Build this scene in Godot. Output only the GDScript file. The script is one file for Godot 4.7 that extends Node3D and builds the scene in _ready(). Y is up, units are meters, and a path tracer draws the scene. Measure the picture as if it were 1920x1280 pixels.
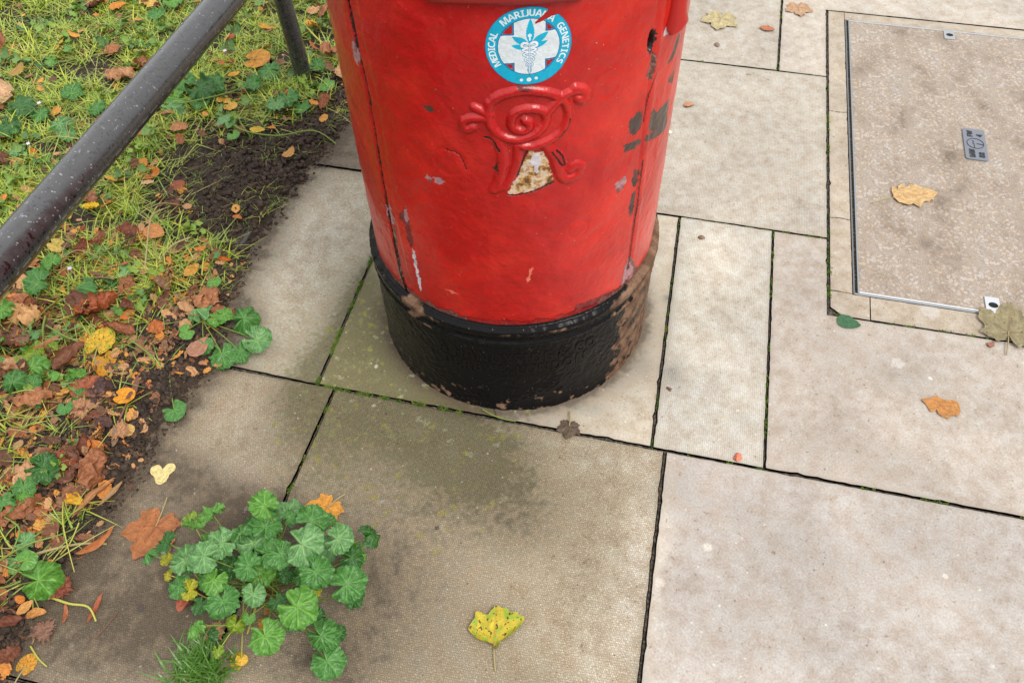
extends Node3D
# A red cast-iron letter box on London paving beside a leaf-strewn grass bed. Units are metres, y is up.

const PILLAR := Vector3(-0.26162, 0.0, -1.05156)   # centre of the letter box on the ground
const RB := 0.2465                                  # radius of its red body
const RP := 0.2555                                  # radius of its black foot
const WX0 := -1.05                                  # the piece of pavement that the weathering map covers
const WX1 := 1.05
const WZ0 := -2.75
const WZ1 := -0.05
const S0 := -0.33                                   # the piece of the body that the paint map covers: arc length and height
const S1 := 0.45
const Y0 := 0.22
const Y1 := 0.80

var used := {}
var rng := RandomNumberGenerator.new()
var mats := {}
var said := {}
var lumps := FastNoiseLite.new()
var soiln := FastNoiseLite.new()
var patchn := FastNoiseLite.new()
var enc := PackedByteArray()                        # linear 0..1 in 4096 steps to an sRGB byte


# ------------------------------------------------------------------ helpers
class MB:
	var v := PackedVector3Array()
	var n := PackedVector3Array()
	var uv := PackedVector2Array()
	var uv2 := PackedVector2Array()
	var c := PackedColorArray()
	var ix := PackedInt32Array()

	func grid(nu: int, nv: int, P: PackedVector3Array, U: PackedVector2Array, sgn := 1.0, keep := PackedByteArray(), col := PackedColorArray()) -> void:
		var b := v.size()
		v.append_array(P)
		uv.append_array(U)
		if col.size():
			c.append_array(col)
		for j in nv:
			for i in nu:
				var du := P[j * nu + mini(i + 1, nu - 1)] - P[j * nu + maxi(i - 1, 0)]
				var dv := P[mini(j + 1, nv - 1) * nu + i] - P[maxi(j - 1, 0) * nu + i]
				var m := du.cross(dv) * sgn
				n.append(m.normalized() if m.length_squared() > 1e-20 else Vector3.UP)
		for j in nv - 1:
			for i in nu - 1:
				if keep.size() and keep[j * (nu - 1) + i] == 0:
					continue
				var a := b + j * nu + i
				if sgn > 0:
					ix.append_array([a, a + nu + 1, a + 1, a, a + nu, a + nu + 1])
				else:
					ix.append_array([a, a + 1, a + nu + 1, a, a + nu + 1, a + nu])

	func tube(path: PackedVector3Array, rads: PackedFloat32Array, sides: int, col := Color.WHITE, colored := false) -> void:
		var b := v.size()
		var m := path.size()
		var prev := Vector3.UP
		var run := 0.0
		for k in m:
			var t := (path[mini(k + 1, m - 1)] - path[maxi(k - 1, 0)]).normalized()
			if k == 0:
				prev = Vector3.UP if absf(t.y) < 0.9 else Vector3.RIGHT
			else:
				run += path[k].distance_to(path[k - 1])
			var x := prev.cross(t).normalized()
			prev = t.cross(x).normalized()
			for s in sides + 1:
				var a := TAU * s / sides
				var d := x * cos(a) + prev * sin(a)
				v.append(path[k] + d * rads[mini(k, rads.size() - 1)])
				n.append(d)
				uv.append(Vector2(float(s) / sides, run))
				if colored:
					c.append(col)
		for k in m - 1:
			for s in sides:
				var a := b + k * (sides + 1) + s
				ix.append_array([a, a + sides + 1, a + 1, a + 1, a + sides + 1, a + sides + 2])
		for e in [0, m - 1]:
			var q := v.size()
			var t := (path[1] - path[0]).normalized() * -1.0 if e == 0 else (path[m - 1] - path[m - 2]).normalized()
			v.append(path[e])
			n.append(t)
			uv.append(Vector2(0.5, 0.0 if e == 0 else run))
			if colored:
				c.append(col)
			for s in sides:
				var a: int = b + e * (sides + 1) + s
				ix.append_array([q, a, a + 1] if e == 0 else [q, a + 1, a])

	func tri(a: Vector3, b2: Vector3, c2: Vector3, nn: Vector3, ua := Vector2.ZERO, ub := Vector2.ZERO, uc := Vector2.ZERO) -> void:
		var b := v.size()
		v.append_array([a, b2, c2])
		n.append_array([nn, nn, nn])
		uv.append_array([ua, ub, uc])
		ix.append_array([b, b + 1, b + 2])

	func done() -> ArrayMesh:
		var a := []
		a.resize(Mesh.ARRAY_MAX)
		a[Mesh.ARRAY_VERTEX] = v
		a[Mesh.ARRAY_NORMAL] = n
		a[Mesh.ARRAY_TEX_UV] = uv
		if uv2.size():
			a[Mesh.ARRAY_TEX_UV2] = uv2
		if c.size():
			a[Mesh.ARRAY_COLOR] = c
		a[Mesh.ARRAY_INDEX] = ix
		var m := ArrayMesh.new()
		m.add_surface_from_arrays(Mesh.PRIMITIVE_TRIANGLES, a)
		return m


func numbered(called: String) -> String:
	if not used.has(called):
		used[called] = 0
		return called
	used[called] += 1
	return "%s_%03d" % [called, used[called]]


func part(called: String, m: Mesh, mat: Material, parent: Node3D, label := "") -> MeshInstance3D:
	var o := MeshInstance3D.new()
	o.name = called
	o.mesh = m
	o.material_override = null
	if mat:
		o.set_surface_override_material(0, mat)
	parent.add_child(o, true)
	if label:
		o.set_meta("label", label)
	return o


func tag(o: Node3D, label: String, category := "", group := "", kind := "") -> Node3D:
	o.set_meta("label", label)
	if category:
		o.set_meta("category", category)
	if group:
		o.set_meta("group", group)
	if kind:
		o.set_meta("kind", kind)
	return o


func base(called: String, at := Vector3.ZERO) -> Node3D:
	var o := Node3D.new()
	o.name = numbered(called)
	o.position = at
	add_child(o, true)
	return o


func one(called: String, m: Mesh, mat: Material) -> MeshInstance3D:
	return part(numbered(called), m, mat, self)


func srgb(r: float, g: float, b: float) -> Color:
	return Color(r / 255.0, g / 255.0, b / 255.0)


func lin(r: float, g: float, b: float) -> Color:
	return Color(r, g, b).linear_to_srgb()


func mat(color: Color, rough := 0.8, metal := 0.0) -> StandardMaterial3D:
	var m := StandardMaterial3D.new()
	m.albedo_color = color
	m.roughness = rough
	m.metallic = metal
	m.cull_mode = BaseMaterial3D.CULL_DISABLED
	return m


func fnoise(freq: float, sd: int, oct := 4, kind := FastNoiseLite.TYPE_SIMPLEX_SMOOTH) -> FastNoiseLite:
	var f := FastNoiseLite.new()
	f.noise_type = kind
	f.frequency = freq
	f.seed = sd
	f.fractal_octaves = oct
	if oct <= 1:
		f.fractal_type = FastNoiseLite.FRACTAL_NONE
	return f


func nbytes(w: int, h: int, freq: float, sd: int, oct := 4) -> PackedByteArray:
	return fnoise(freq, sd, oct).get_image(w, h, false, false, true).get_data()


func byte(x: float) -> int:
	return enc[clampi(int(x * 4095.0), 0, 4095)]


func tex(im: Image) -> ImageTexture:
	return ImageTexture.create_from_image(im)


func sstep(a: float, b: float, x: float) -> float:
	var t := clampf((x - a) / (b - a), 0.0, 1.0)
	return t * t * (3.0 - 2.0 * t)


func seg_dist(p: Vector2, a: Vector2, b: Vector2) -> float:
	var d := b - a
	var t := clampf((p - a).dot(d) / maxf(d.length_squared(), 1e-12), 0.0, 1.0)
	return p.distance_to(a + d * t)


func spline(pts: Array, steps := 6) -> PackedVector2Array:      # Catmull-Rom through 2D points
	var out := PackedVector2Array()
	var m := pts.size()
	for k in m - 1:
		var p0: Vector2 = pts[maxi(k - 1, 0)]
		var p1: Vector2 = pts[k]
		var p2: Vector2 = pts[k + 1]
		var p3: Vector2 = pts[mini(k + 2, m - 1)]
		for i in steps:
			out.append(p1.cubic_interpolate(p2, p0, p3, float(i) / steps))
	out.append(pts[m - 1])
	return out


func spline3(pts: Array, steps := 5) -> PackedVector3Array:
	var out := PackedVector3Array()
	var m := pts.size()
	for k in m - 1:
		var p0: Vector3 = pts[maxi(k - 1, 0)]
		var p1: Vector3 = pts[k]
		var p2: Vector3 = pts[k + 1]
		var p3: Vector3 = pts[mini(k + 2, m - 1)]
		for i in steps:
			out.append(p1.cubic_interpolate(p2, p0, p3, float(i) / steps))
	out.append(pts[m - 1])
	return out


func pairs(a: Array) -> Array:                                   # [x, y, x, y ...] to points
	var out := []
	for k in a.size() / 2:
		out.append(Vector2(a[2 * k], a[2 * k + 1]))
	return out


# ------------------------------------------------------------------ scene
func _ready() -> void:
	rng.seed = 41
	enc.resize(4096)
	for i in 4096:
		enc[i] = int(roundf(Color(i / 4095.0, 0, 0).linear_to_srgb().r * 255.0))
	lumps.seed = 5
	lumps.frequency = 1.0
	lumps.fractal_octaves = 2
	soiln.seed = 9
	soiln.frequency = 1.0
	soiln.fractal_octaves = 3
	patchn.seed = 3
	patchn.frequency = 1.0
	patchn.fractal_octaves = 2

	var cam := Camera3D.new()
	cam.name = "camera"
	cam.transform = Transform3D(Basis(Vector3(0.97345, -0.01763, -0.22820), Vector3(-0.16792, 0.62247, -0.76442), Vector3(0.15553, 0.78245, 0.60298)), Vector3(0, 1.24, 0))
	cam.keep_aspect = Camera3D.KEEP_HEIGHT
	cam.fov = 45.09
	cam.near = 0.05
	cam.far = 200.0
	add_child(cam)
	cam.current = true

	var we := WorldEnvironment.new()
	we.name = "environment"
	var e := Environment.new()
	var sm := ProceduralSkyMaterial.new()
	sm.sky_top_color = Color(0.985, 0.99, 1.0)
	sm.sky_horizon_color = Color(0.66, 0.67, 0.68)
	sm.sky_curve = 0.5
	sm.ground_bottom_color = Color(0.45, 0.43, 0.4)
	sm.ground_horizon_color = Color(0.6, 0.6, 0.58)
	var clouds := NoiseTexture2D.new()
	clouds.width = 512
	clouds.height = 256
	clouds.seamless = true
	clouds.noise = fnoise(0.008, 77, 5)
	var ramp := Gradient.new()
	ramp.offsets = PackedFloat32Array([0.0, 0.45, 1.0])
	ramp.colors = PackedColorArray([Color(1, 1, 1, 0.0), Color(1, 1, 1, 0.1), Color(1, 1, 1, 0.32)])
	clouds.color_ramp = ramp
	sm.sky_cover = clouds
	e.background_mode = Environment.BG_SKY
	e.sky = Sky.new()
	e.sky.sky_material = sm
	e.background_energy_multiplier = 1.0
	e.tonemap_mode = Environment.TONE_MAPPER_LINEAR
	e.tonemap_exposure = 1.5
	e.sdfgi_enabled = true
	e.ssao_enabled = true
	e.ssil_enabled = true
	we.environment = e
	add_child(we)

	var sun := DirectionalLight3D.new()
	sun.name = "sun"
	sun.light_energy = 0.6
	sun.light_color = Color(1.0, 0.98, 0.95)
	sun.light_angular_distance = 28.0
	sun.shadow_enabled = true
	sun.rotation_degrees = Vector3(-55, 62, 0)
	add_child(sun)

	make_pavement()
	make_bed()
	make_pillar()
	make_cover()
	make_rail()
	make_foreground_mallow()
	make_bed_plants()
	make_stems()
	make_fallen_leaves()
	make_small_things()


# ------------------------------------------------------------------ pavement
const SLABS := [
	[-0.865, -0.777, -0.542, -0.777, -0.542, -0.183, -0.872, -0.183],
	[-0.542, -0.777, 0.069, -0.777, 0.081, -0.183, -0.542, -0.183],
	[0.069, -0.777, 0.70, -0.777, 0.70, -0.183, 0.081, -0.183],
	[0.70, -0.777, 1.31, -0.777, 1.31, -0.183, 0.70, -0.183],
	[-0.872, -0.183, -0.30, -0.183, -0.30, 0.42, -0.88, 0.42],
	[-0.30, -0.183, 0.31, -0.183, 0.31, 0.42, -0.30, 0.42],
	[0.31, -0.183, 0.92, -0.183, 0.92, 0.42, 0.31, 0.42],
	[-0.86, -1.371, -0.591, -1.373, -0.577, -0.777, -0.75, -0.781, -0.80, -0.725, -0.862, -0.79],
	[-0.591, -1.373, 0.033, -1.373, 0.046, -0.777, -0.577, -0.777],
	[0.033, -1.373, 0.231, -1.371, 0.2375, -0.777, 0.046, -0.777],
	[0.231, -1.371, 0.345, -1.370, 0.345, -1.155, 0.91, -1.161, 0.91, -0.777, 0.2375, -0.777],
	[-0.86, -1.975, -0.27, -1.975, -0.27, -1.373, -0.86, -1.371],
	[-0.27, -1.975, 0.345, -1.971, 0.345, -1.370, -0.27, -1.373],
	[-0.98, -2.575, -0.378, -2.575, -0.378, -1.975, -0.98, -1.975],
	[-0.378, -2.575, 0.2225, -2.575, 0.2225, -1.975, -0.378, -1.975],
	[0.2225, -2.575, 0.93, -2.575, 0.93, -2.30, 0.345, -2.298, 0.345, -1.971, 0.2225, -1.973],
	[-0.75, -3.175, -0.14, -3.175, -0.14, -2.575, -0.75, -2.575],
	[-0.14, -3.175, 0.46, -3.175, 0.46, -2.575, -0.14, -2.575],
	[0.46, -3.175, 1.06, -3.175, 1.06, -2.575, 0.46, -2.575],
]
# base colour of each slab (linear), then the kind of surface: 0 stippled, 1 ribbed, 2 worn smooth
const SLABTONE := [
	[0.39, 0.325, 0.235, 0], [0.415, 0.35, 0.25, 0], [0.385, 0.352, 0.327, 2], [0.45, 0.41, 0.37, 2], [0.30, 0.26, 0.2, 0], [0.32, 0.28, 0.2, 0], [0.4, 0.36, 0.3, 2],
	[0.49, 0.44, 0.335, 0], [0.36, 0.325, 0.25, 2], [0.462, 0.442, 0.40, 1], [0.39, 0.35, 0.312, 2], [0.33, 0.28, 0.22, 0], [0.425, 0.392, 0.345, 1],
	[0.34, 0.30, 0.25, 0], [0.425, 0.39, 0.345, 1], [0.415, 0.375, 0.33, 2], [0.44, 0.4, 0.35, 1], [0.46, 0.41, 0.36, 1], [0.46, 0.41, 0.36, 1],
]
const SURROUND := [
	[0.349, -2.297, 0.392, -2.297, 0.392, -1.2185, 0.425, -1.2185, 0.424, -1.157, 0.372, -1.157, 0.349, -1.176],
	[0.4262, -1.2185, 0.962, -1.2185, 0.962, -1.2225, 1.004, -1.2225, 1.004, -1.162, 0.4252, -1.1575], [0.962, -2.259, 1.004, -2.259, 1.004, -1.224, 0.962, -1.224],
	[0.3925, -2.297, 1.004, -2.297, 1.004, -2.2605, 0.3925, -2.2605],
]


func slab_mesh(poly: Array, gap: float, top: float, sd: int, tile: float, turn: float, edge := 0.0006, bevel := 0.0016) -> ArrayMesh:
	var pts := pairs(poly)
	var area := 0.0
	for k in pts.size():
		area += pts[k].cross(pts[(k + 1) % pts.size()])
	if area < 0:
		pts.reverse()
	var ring := PackedVector2Array()
	var nrm := PackedVector2Array()
	var m: int = pts.size()
	for k in m:
		var a: Vector2 = pts[k]
		var b: Vector2 = pts[(k + 1) % m]
		var z: Vector2 = pts[(k + m - 1) % m]
		var d := (b - a).normalized()
		var nd := Vector2(-d.y, d.x)                              # inwards for this turning direction
		var pd := (a - z).normalized()
		var np := Vector2(-pd.y, pd.x)
		var corner := (nd + np) / maxf(1.0 + nd.dot(np), 0.3)
		ring.append(a + corner * gap)
		nrm.append(corner)
		var steps := int(a.distance_to(b) / 0.011)
		for i in range(1, steps):
			var p := a.lerp(b, float(i) / steps)
			var w := lumps.get_noise_2d(p.x * 60.0 + sd * 17.0, p.y * 60.0) * edge * 1.6 + lumps.get_noise_2d(p.x * 170.0, p.y * 170.0 + sd) * edge
			var chip := lumps.get_noise_2d(p.x * 25.0 + 300.0, p.y * 25.0 + sd * 3.0)
			ring.append(p + nd * (gap + w + maxf(0.0, chip - 0.45) * 0.009))
			nrm.append(nd)
	var inner := PackedVector2Array()
	for k in ring.size():
		inner.append(ring[k] + nrm[k] * bevel)
	var out := MB.new()
	var uvs := func(p: Vector2) -> void:
		var q := p.rotated(turn) / tile
		out.uv.append(q)
		out.uv2.append(Vector2((p.x - WX0) / (WX1 - WX0), (p.y - WZ0) / (WZ1 - WZ0)))
	var cnt := ring.size()
	for row in 4:
		for k in cnt:
			var p := ring[k] if row >= 2 else inner[k]
			out.v.append(Vector3(p.x, top - [0.0, 0.0, 0.0022, 0.04][row], p.y))
			var o := Vector3(-nrm[k].x, 0, -nrm[k].y).normalized()
			out.n.append([Vector3.UP, Vector3.UP, (o + Vector3.UP).normalized(), o][row])
			uvs.call(p)
	var tris := Geometry2D.triangulate_polygon(inner)
	for k in range(0, tris.size(), 3):
		var a := out.v[tris[k]]
		var b := out.v[tris[k + 1]]
		var c := out.v[tris[k + 2]]
		if (b - a).cross(c - a).y > 0:
			out.ix.append_array([tris[k], tris[k + 2], tris[k + 1]])
		else:
			out.ix.append_array([tris[k], tris[k + 1], tris[k + 2]])
	for row in [1, 2]:
		for k in cnt:
			var a: int = row * cnt + k
			var b: int = row * cnt + (k + 1) % cnt
			out.ix.append_array([a, b, b + cnt, a, b + cnt, a + cnt])
	return out.done()


# places on the pavement where something has marked it: x, z, radius x, radius z, how much, kind (0 algae, 1 dirt, 2 bleached, 3 lichen, 4 grey)
const MARKS := [
	[-0.4688, -0.7542, 0.1, 0.08, 0.7, 0],
	[-0.3182, -0.7236, 0.11, 0.06, 1.35, 0],
	[-0.2361, -0.6705, 0.1, 0.09, 0.75, 0],
	[-0.5132, -0.63, 0.1, 0.1, 0.45, 0],
	[-0.3551, -0.6226, 0.14, 0.1, 0.45, 0],
	[-0.5471, -0.9447, 0.09, 0.2, 0.95, 0],
	[-0.4371, -0.8289, 0.06, 0.05, 0.5, 0],
	[-0.4479, -0.8456, 0.09, 0.09, 0.85, 0],
	[-0.5465, -0.8238, 0.05, 0.06, 0.8, 0],
	[-0.3693, -0.7944, 0.08, 0.03, 0.8, 0],
	[-0.5827, -0.9654, 0.02, 0.16, 0.6, 0],
	[-0.5861, -0.8151, 0.04, 0.05, 0.6, 0],
	[-0.5928, -0.7267, 0.08, 0.08, 0.55, 0],
	[0.0591, -0.802, 0.02, 0.04, 0.2, 0],
	[-0.1297, -0.6121, 0.12, 0.1, 0.35, 0],
	[-0.6401, -1.0731, 0.05, 0.1, 0.45, 3],
	[-0.6051, -0.8634, 0.08, 0.1, 0.9, 3],
	[-0.5376, -0.6919, 0.1, 0.08, 0.8, 3],
	[-0.4478, -0.7235, 0.12, 0.07, 0.9, 3],
	[-0.5368, -0.947, 0.08, 0.15, 0.9, 3],
	[-0.6256, -0.8064, 0.06, 0.05, 0.6, 3],
	[-0.4531, -0.6007, 0.12, 0.1, 0.45, 3],
	[-0.6256, -0.2675, 0.1, 0.06, 0.35, 3],
	[-0.3407, -0.416, 0.1, 0.16, 0.38, 1],
	[-0.4443, -0.4551, 0.12, 0.12, 0.28, 1],
	[-0.2611, -0.4965, 0.16, 0.12, 0.24, 1],
	[-0.1866, -0.6604, 0.1, 0.08, 0.28, 1],
	[-0.1934, -0.3504, 0.25, 0.1, 0.2, 1],
	[-0.1427, -0.5895, 0.06, 0.05, 0.25, 1],
	[-0.584, -0.5199, 0.12, 0.05, 0.7, 1],
	[-0.6153, -0.4636, 0.1, 0.06, 0.8, 1],
	[-0.7241, -0.3643, 0.12, 0.09, 0.6, 1],
	[-0.6291, -0.3246, 0.07, 0.06, 0.8, 1],
	[-0.7564, -0.2621, 0.1, 0.08, 0.45, 1],
	[-0.6491, -0.2462, 0.12, 0.06, 0.45, 1],
	[-0.4166, -0.2993, 0.12, 0.06, 0.5, 1],
	[-0.7265, -0.55, 0.07, 0.05, 0.6, 1],
	[-0.7806, -0.8936, 0.05, 0.06, 0.55, 1],
	[-0.842, -1.0937, 0.05, 0.07, 0.45, 1],
	[-0.6606, -0.8378, 0.09, 0.04, 0.2, 1],
	[-0.7875, -1.54, 0.12, 0.16, 0.42, 1],
	[-0.6888, -1.4155, 0.1, 0.05, 0.5, 1],
	[-0.958, -1.9199, 0.2, 0.3, 0.4, 1],
	[-0.7398, -1.0833, 0.09, 0.2, 0.55, 2],
	[-0.7316, -1.1848, 0.08, 0.12, 0.5, 2],
	[0.0529, -0.6336, 0.035, 0.12, 0.75, 2],
	[0.0487, -0.4789, 0.04, 0.12, 0.75, 2],
	[-0.0165, -0.7411, 0.07, 0.03, 0.55, 2],
	[-0.0021, -0.3941, 0.04, 0.08, 0.3, 2],
	[-0.636, -0.6816, 0.06, 0.04, 0.35, 2],
	[-0.6589, -0.5758, 0.05, 0.04, 0.25, 2],
	[0.1141, -1.1464, 0.07, 0.15, 0.4, 2],
	[0.115, -1.2681, 0.06, 0.1, 0.3, 2],
	[0.0638, -0.9458, 0.018, 0.028, 0.8, 4],
	[0.012, -0.947, 0.02, 0.03, 0.5, 4],
	[-0.0598, -0.8331, 0.03, 0.02, 0.3, 4],
	[0.1981, -0.8671, 0.02, 0.02, 0.2, 4],
	[0.1788, -0.8065, 0.02, 0.02, 0.25, 4],
	[0.3847, -0.8308, 0.12, 0.06, 0.25, 4],
	[0.3606, -1.0757, 0.08, 0.06, 0.22, 4],
	[0.4842, -1.0386, 0.12, 0.05, 0.15, 4],
	[0.348, -0.6253, 0.1, 0.05, 0.3, 4],
	[0.4648, -0.7073, 0.06, 0.04, 0.25, 4],
	[0.1693, -0.6893, 0.1, 0.06, 0.25, 4],
	[0.5407, -0.6511, 0.08, 0.06, 0.2, 4],
	[0.2389, -0.4973, 0.12, 0.06, 0.2, 4],
	[0.0866, -0.7217, 0.03, 0.05, 0.35, 4],
	[0.2595, -1.5775, 0.07, 0.06, 0.18, 4],
	[0.0966, -1.6621, 0.08, 0.05, 0.12, 4],
	[-0.0061, -1.2579, 0.02, 0.03, 0.3, 4],
	[0.0311, -1.1283, 0.012, 0.015, 0.6, 4],
]


func weather_map() -> ImageTexture:
	var w := 1400
	var h := 1800
	var lw := 350
	var lh := 450
	var tint := PackedFloat32Array()
	tint.resize(lw * lh * 3)
	var mark := PackedFloat32Array()
	mark.resize(lw * lh * 4)
	var grey := PackedFloat32Array()
	grey.resize(lw * lh)
	var rects := []
	for s in SLABS:
		rects.append(PackedVector2Array(pairs(s)))
	var last := 0
	for j in lh:
		for i in lw:
			var x := WX0 + (i + 0.5) / lw * (WX1 - WX0)
			var z := WZ0 + (j + 0.5) / lh * (WZ1 - WZ0)
			var p := Vector2(x, z)
			if not Geometry2D.is_point_in_polygon(p, rects[last]):
				for k in SLABS.size():
					if Geometry2D.is_point_in_polygon(p, rects[k]):
						last = k
						break
			var t: Array = SLABTONE[last]
			var at := j * lw + i
			if x > 0.347 and z < -1.158 and z > -2.299:
				t = [0.375, 0.325, 0.265, 2]
			tint[at * 3] = t[0]
			tint[at * 3 + 1] = t[1]
			tint[at * 3 + 2] = t[2]
			# nearness to the slab's edge gathers dirt
			var edge := 1.0
			var r: PackedVector2Array = rects[last]
			for k in r.size():
				edge = minf(edge, seg_dist(p, r[k], r[(k + 1) % r.size()]))
			mark[at * 4 + 1] = 0.42 * exp(-edge / 0.008)
			if last == 8 and x > -0.235 + 0.02 * lumps.get_noise_2d(z * 30.0, 0.0):      # the paler piece right of the crack
				tint[at * 3] = 0.45
				tint[at * 3 + 1] = 0.40
				tint[at * 3 + 2] = 0.33
			elif last == 8:
				tint[at * 3] = 0.30
				tint[at * 3 + 1] = 0.265
				tint[at * 3 + 2] = 0.165
			var dp := p.distance_to(Vector2(PILLAR.x, PILLAR.z)) - RP
			if dp < 0.1:
				mark[at * 4 + 1] += 1.0 * exp(-maxf(dp, 0.0) / 0.016) + 0.26 * exp(-maxf(dp, 0.0) / 0.05)
			if x < -0.6:                                                              # soil trodden and washed off the bed
				var e := x - soil_edge(z)
				mark[at * 4 + 1] += 0.85 * exp(-maxf(e, 0.0) / 0.032)
	for m in MARKS:
		var i0 := clampi(int((m[0] - 2.2 * m[2] - WX0) / (WX1 - WX0) * lw), 0, lw)
		var i1 := clampi(int((m[0] + 2.2 * m[2] - WX0) / (WX1 - WX0) * lw) + 1, 0, lw)
		var j0 := clampi(int((m[1] - 2.2 * m[3] - WZ0) / (WZ1 - WZ0) * lh), 0, lh)
		var j1 := clampi(int((m[1] + 2.2 * m[3] - WZ0) / (WZ1 - WZ0) * lh) + 1, 0, lh)
		for j in range(j0, j1):
			for i in range(i0, i1):
				var x: float = (WX0 + (i + 0.5) / lw * (WX1 - WX0) - m[0]) / m[2]
				var z: float = (WZ0 + (j + 0.5) / lh * (WZ1 - WZ0) - m[1]) / m[3]
				var g: float = m[4] * exp(-(x * x + z * z))
				if m[5] == 4:
					grey[j * lw + i] += g
				else:
					mark[(j * lw + i) * 4 + int(m[5])] += g
	var big := func(a: PackedFloat32Array, f: int) -> PackedFloat32Array:
		var im := Image.create_from_data(lw, lh, false, f, a.to_byte_array())
		im.resize(w, h, Image.INTERPOLATE_BILINEAR)
		return im.get_data().to_float32_array()
	var tb: PackedFloat32Array = big.call(tint, Image.FORMAT_RGBF)
	var mb: PackedFloat32Array = big.call(mark, Image.FORMAT_RGBAF)
	var gb: PackedFloat32Array = big.call(grey, Image.FORMAT_RF)
	var n1 := nbytes(w, h, 0.35, 11, 2)
	var n2 := nbytes(w, h, 0.035, 12, 4)
	var n3 := nbytes(w, h, 0.006, 13, 5)
	var n4 := nbytes(w, h, 0.10, 14, 3)
	var d := PackedByteArray()
	d.resize(w * h * 3)
	for k in w * h:
		var f1 := n1[k] / 255.0
		var f2 := clampf((n2[k] / 255.0 - 0.5) * 1.35 + 0.5, 0.0, 1.0)
		var f3 := clampf((n3[k] / 255.0 - 0.5) * 1.3 + 0.5, 0.0, 1.0)
		var f4 := clampf((n4[k] / 255.0 - 0.5) * 1.3 + 0.5, 0.0, 1.0)
		var g := (0.645 + 0.26 * f3 + 0.33 * f2 + 0.18 * f4) * (0.74 + 0.46 * f1)
		var light := clampf(mb[k * 4 + 2], 0.0, 1.0) * (0.6 + 0.4 * f2)
		var r := lerpf(tb[k * 3], 0.60, light) * g
		var gg := lerpf(tb[k * 3 + 1], 0.54, light) * g
		var b := lerpf(tb[k * 3 + 2], 0.45, light) * g
		var warm := (0.5 - f2) * 0.09 + (0.5 - f4) * 0.05
		r *= 1.0 + warm
		b *= 1.0 - warm
		var gr := clampf(gb[k], 0.0, 1.0) * (0.25 + 0.8 * f2 + 0.3 * (f4 - 0.5))
		r = lerpf(r, 0.15, gr)
		gg = lerpf(gg, 0.145, gr)
		b = lerpf(b, 0.135, gr)
		var al := clampf((mb[k * 4] * (0.62 + 0.6 * f2 + 0.3 * f3) - 0.18) * 0.9 + ((f4 - 0.5) * 0.45 + (f1 - 0.5) * 0.45) * minf(mb[k * 4] * 2.0, 1.0), 0.0, 0.74)
		r = lerpf(r, 0.100 * (0.5 + 0.8 * f1), al)
		gg = lerpf(gg, 0.094 * (0.5 + 0.8 * f1), al)
		b = lerpf(b, 0.036 * (0.5 + 0.8 * f1), al)
		var dm := mb[k * 4 + 1]
		var di := clampf((dm * (0.55 + 0.7 * f2 + 0.3 * f3) - 0.13) * 1.0 + ((f4 - 0.5) * 0.36 + (f1 - 0.5) * 0.4) * minf(dm * 2.0, 1.0), 0.0, 0.86)
		r = lerpf(r, 0.088 * (0.6 + 0.8 * f1), di)
		gg = lerpf(gg, 0.064 * (0.6 + 0.8 * f1), di)
		b = lerpf(b, 0.043 * (0.6 + 0.8 * f1), di)
		var li := mb[k * 4 + 3]
		if li > 0.05:
			var lk := sstep(0.80 - 0.12 * li, 0.90 - 0.12 * li, f4 * 0.7 + f2 * 0.3) * minf(1.0, li * 1.5) * 0.5
			r = lerpf(r, 0.25, lk)
			gg = lerpf(gg, 0.24, lk)
			b = lerpf(b, 0.075, lk)
		if f4 < 0.09 and f1 < 0.4:                                                   # pits
			r *= 0.62
			gg *= 0.60
			b *= 0.58
		d[k * 3] = byte(r)
		d[k * 3 + 1] = byte(gg)
		d[k * 3 + 2] = byte(b)
	var spot := func(x: float, z: float, rad: float, col: Color, a: float, rough: float) -> void:
		var ci := (x - WX0) / (WX1 - WX0) * w
		var cj := (z - WZ0) / (WZ1 - WZ0) * h
		var rp := rad / 0.0015
		for j in range(maxi(0, int(cj - rp * 1.5)), mini(h, int(cj + rp * 1.5) + 2)):
			for i in range(maxi(0, int(ci - rp * 1.5)), mini(w, int(ci + rp * 1.5) + 2)):
				var q := Vector2(i + 0.5 - ci, j + 0.5 - cj) / rp
				var l: float = q.length() * (1.0 + rough * patchn.get_noise_2d(i * 0.12 + ci, j * 0.12))
				if l < 1.0:
					var at := (j * w + i) * 3
					var al := a * sstep(1.0, 0.62, l) * clampf(0.75 + 0.7 * patchn.get_noise_2d(i * 0.3, j * 0.3 + ci), 0.0, 1.0)
					d[at] = int(lerpf(d[at], col.r * 255.0, al))
					d[at + 1] = int(lerpf(d[at + 1], col.g * 255.0, al))
					d[at + 2] = int(lerpf(d[at + 2], col.b * 255.0, al))
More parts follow.
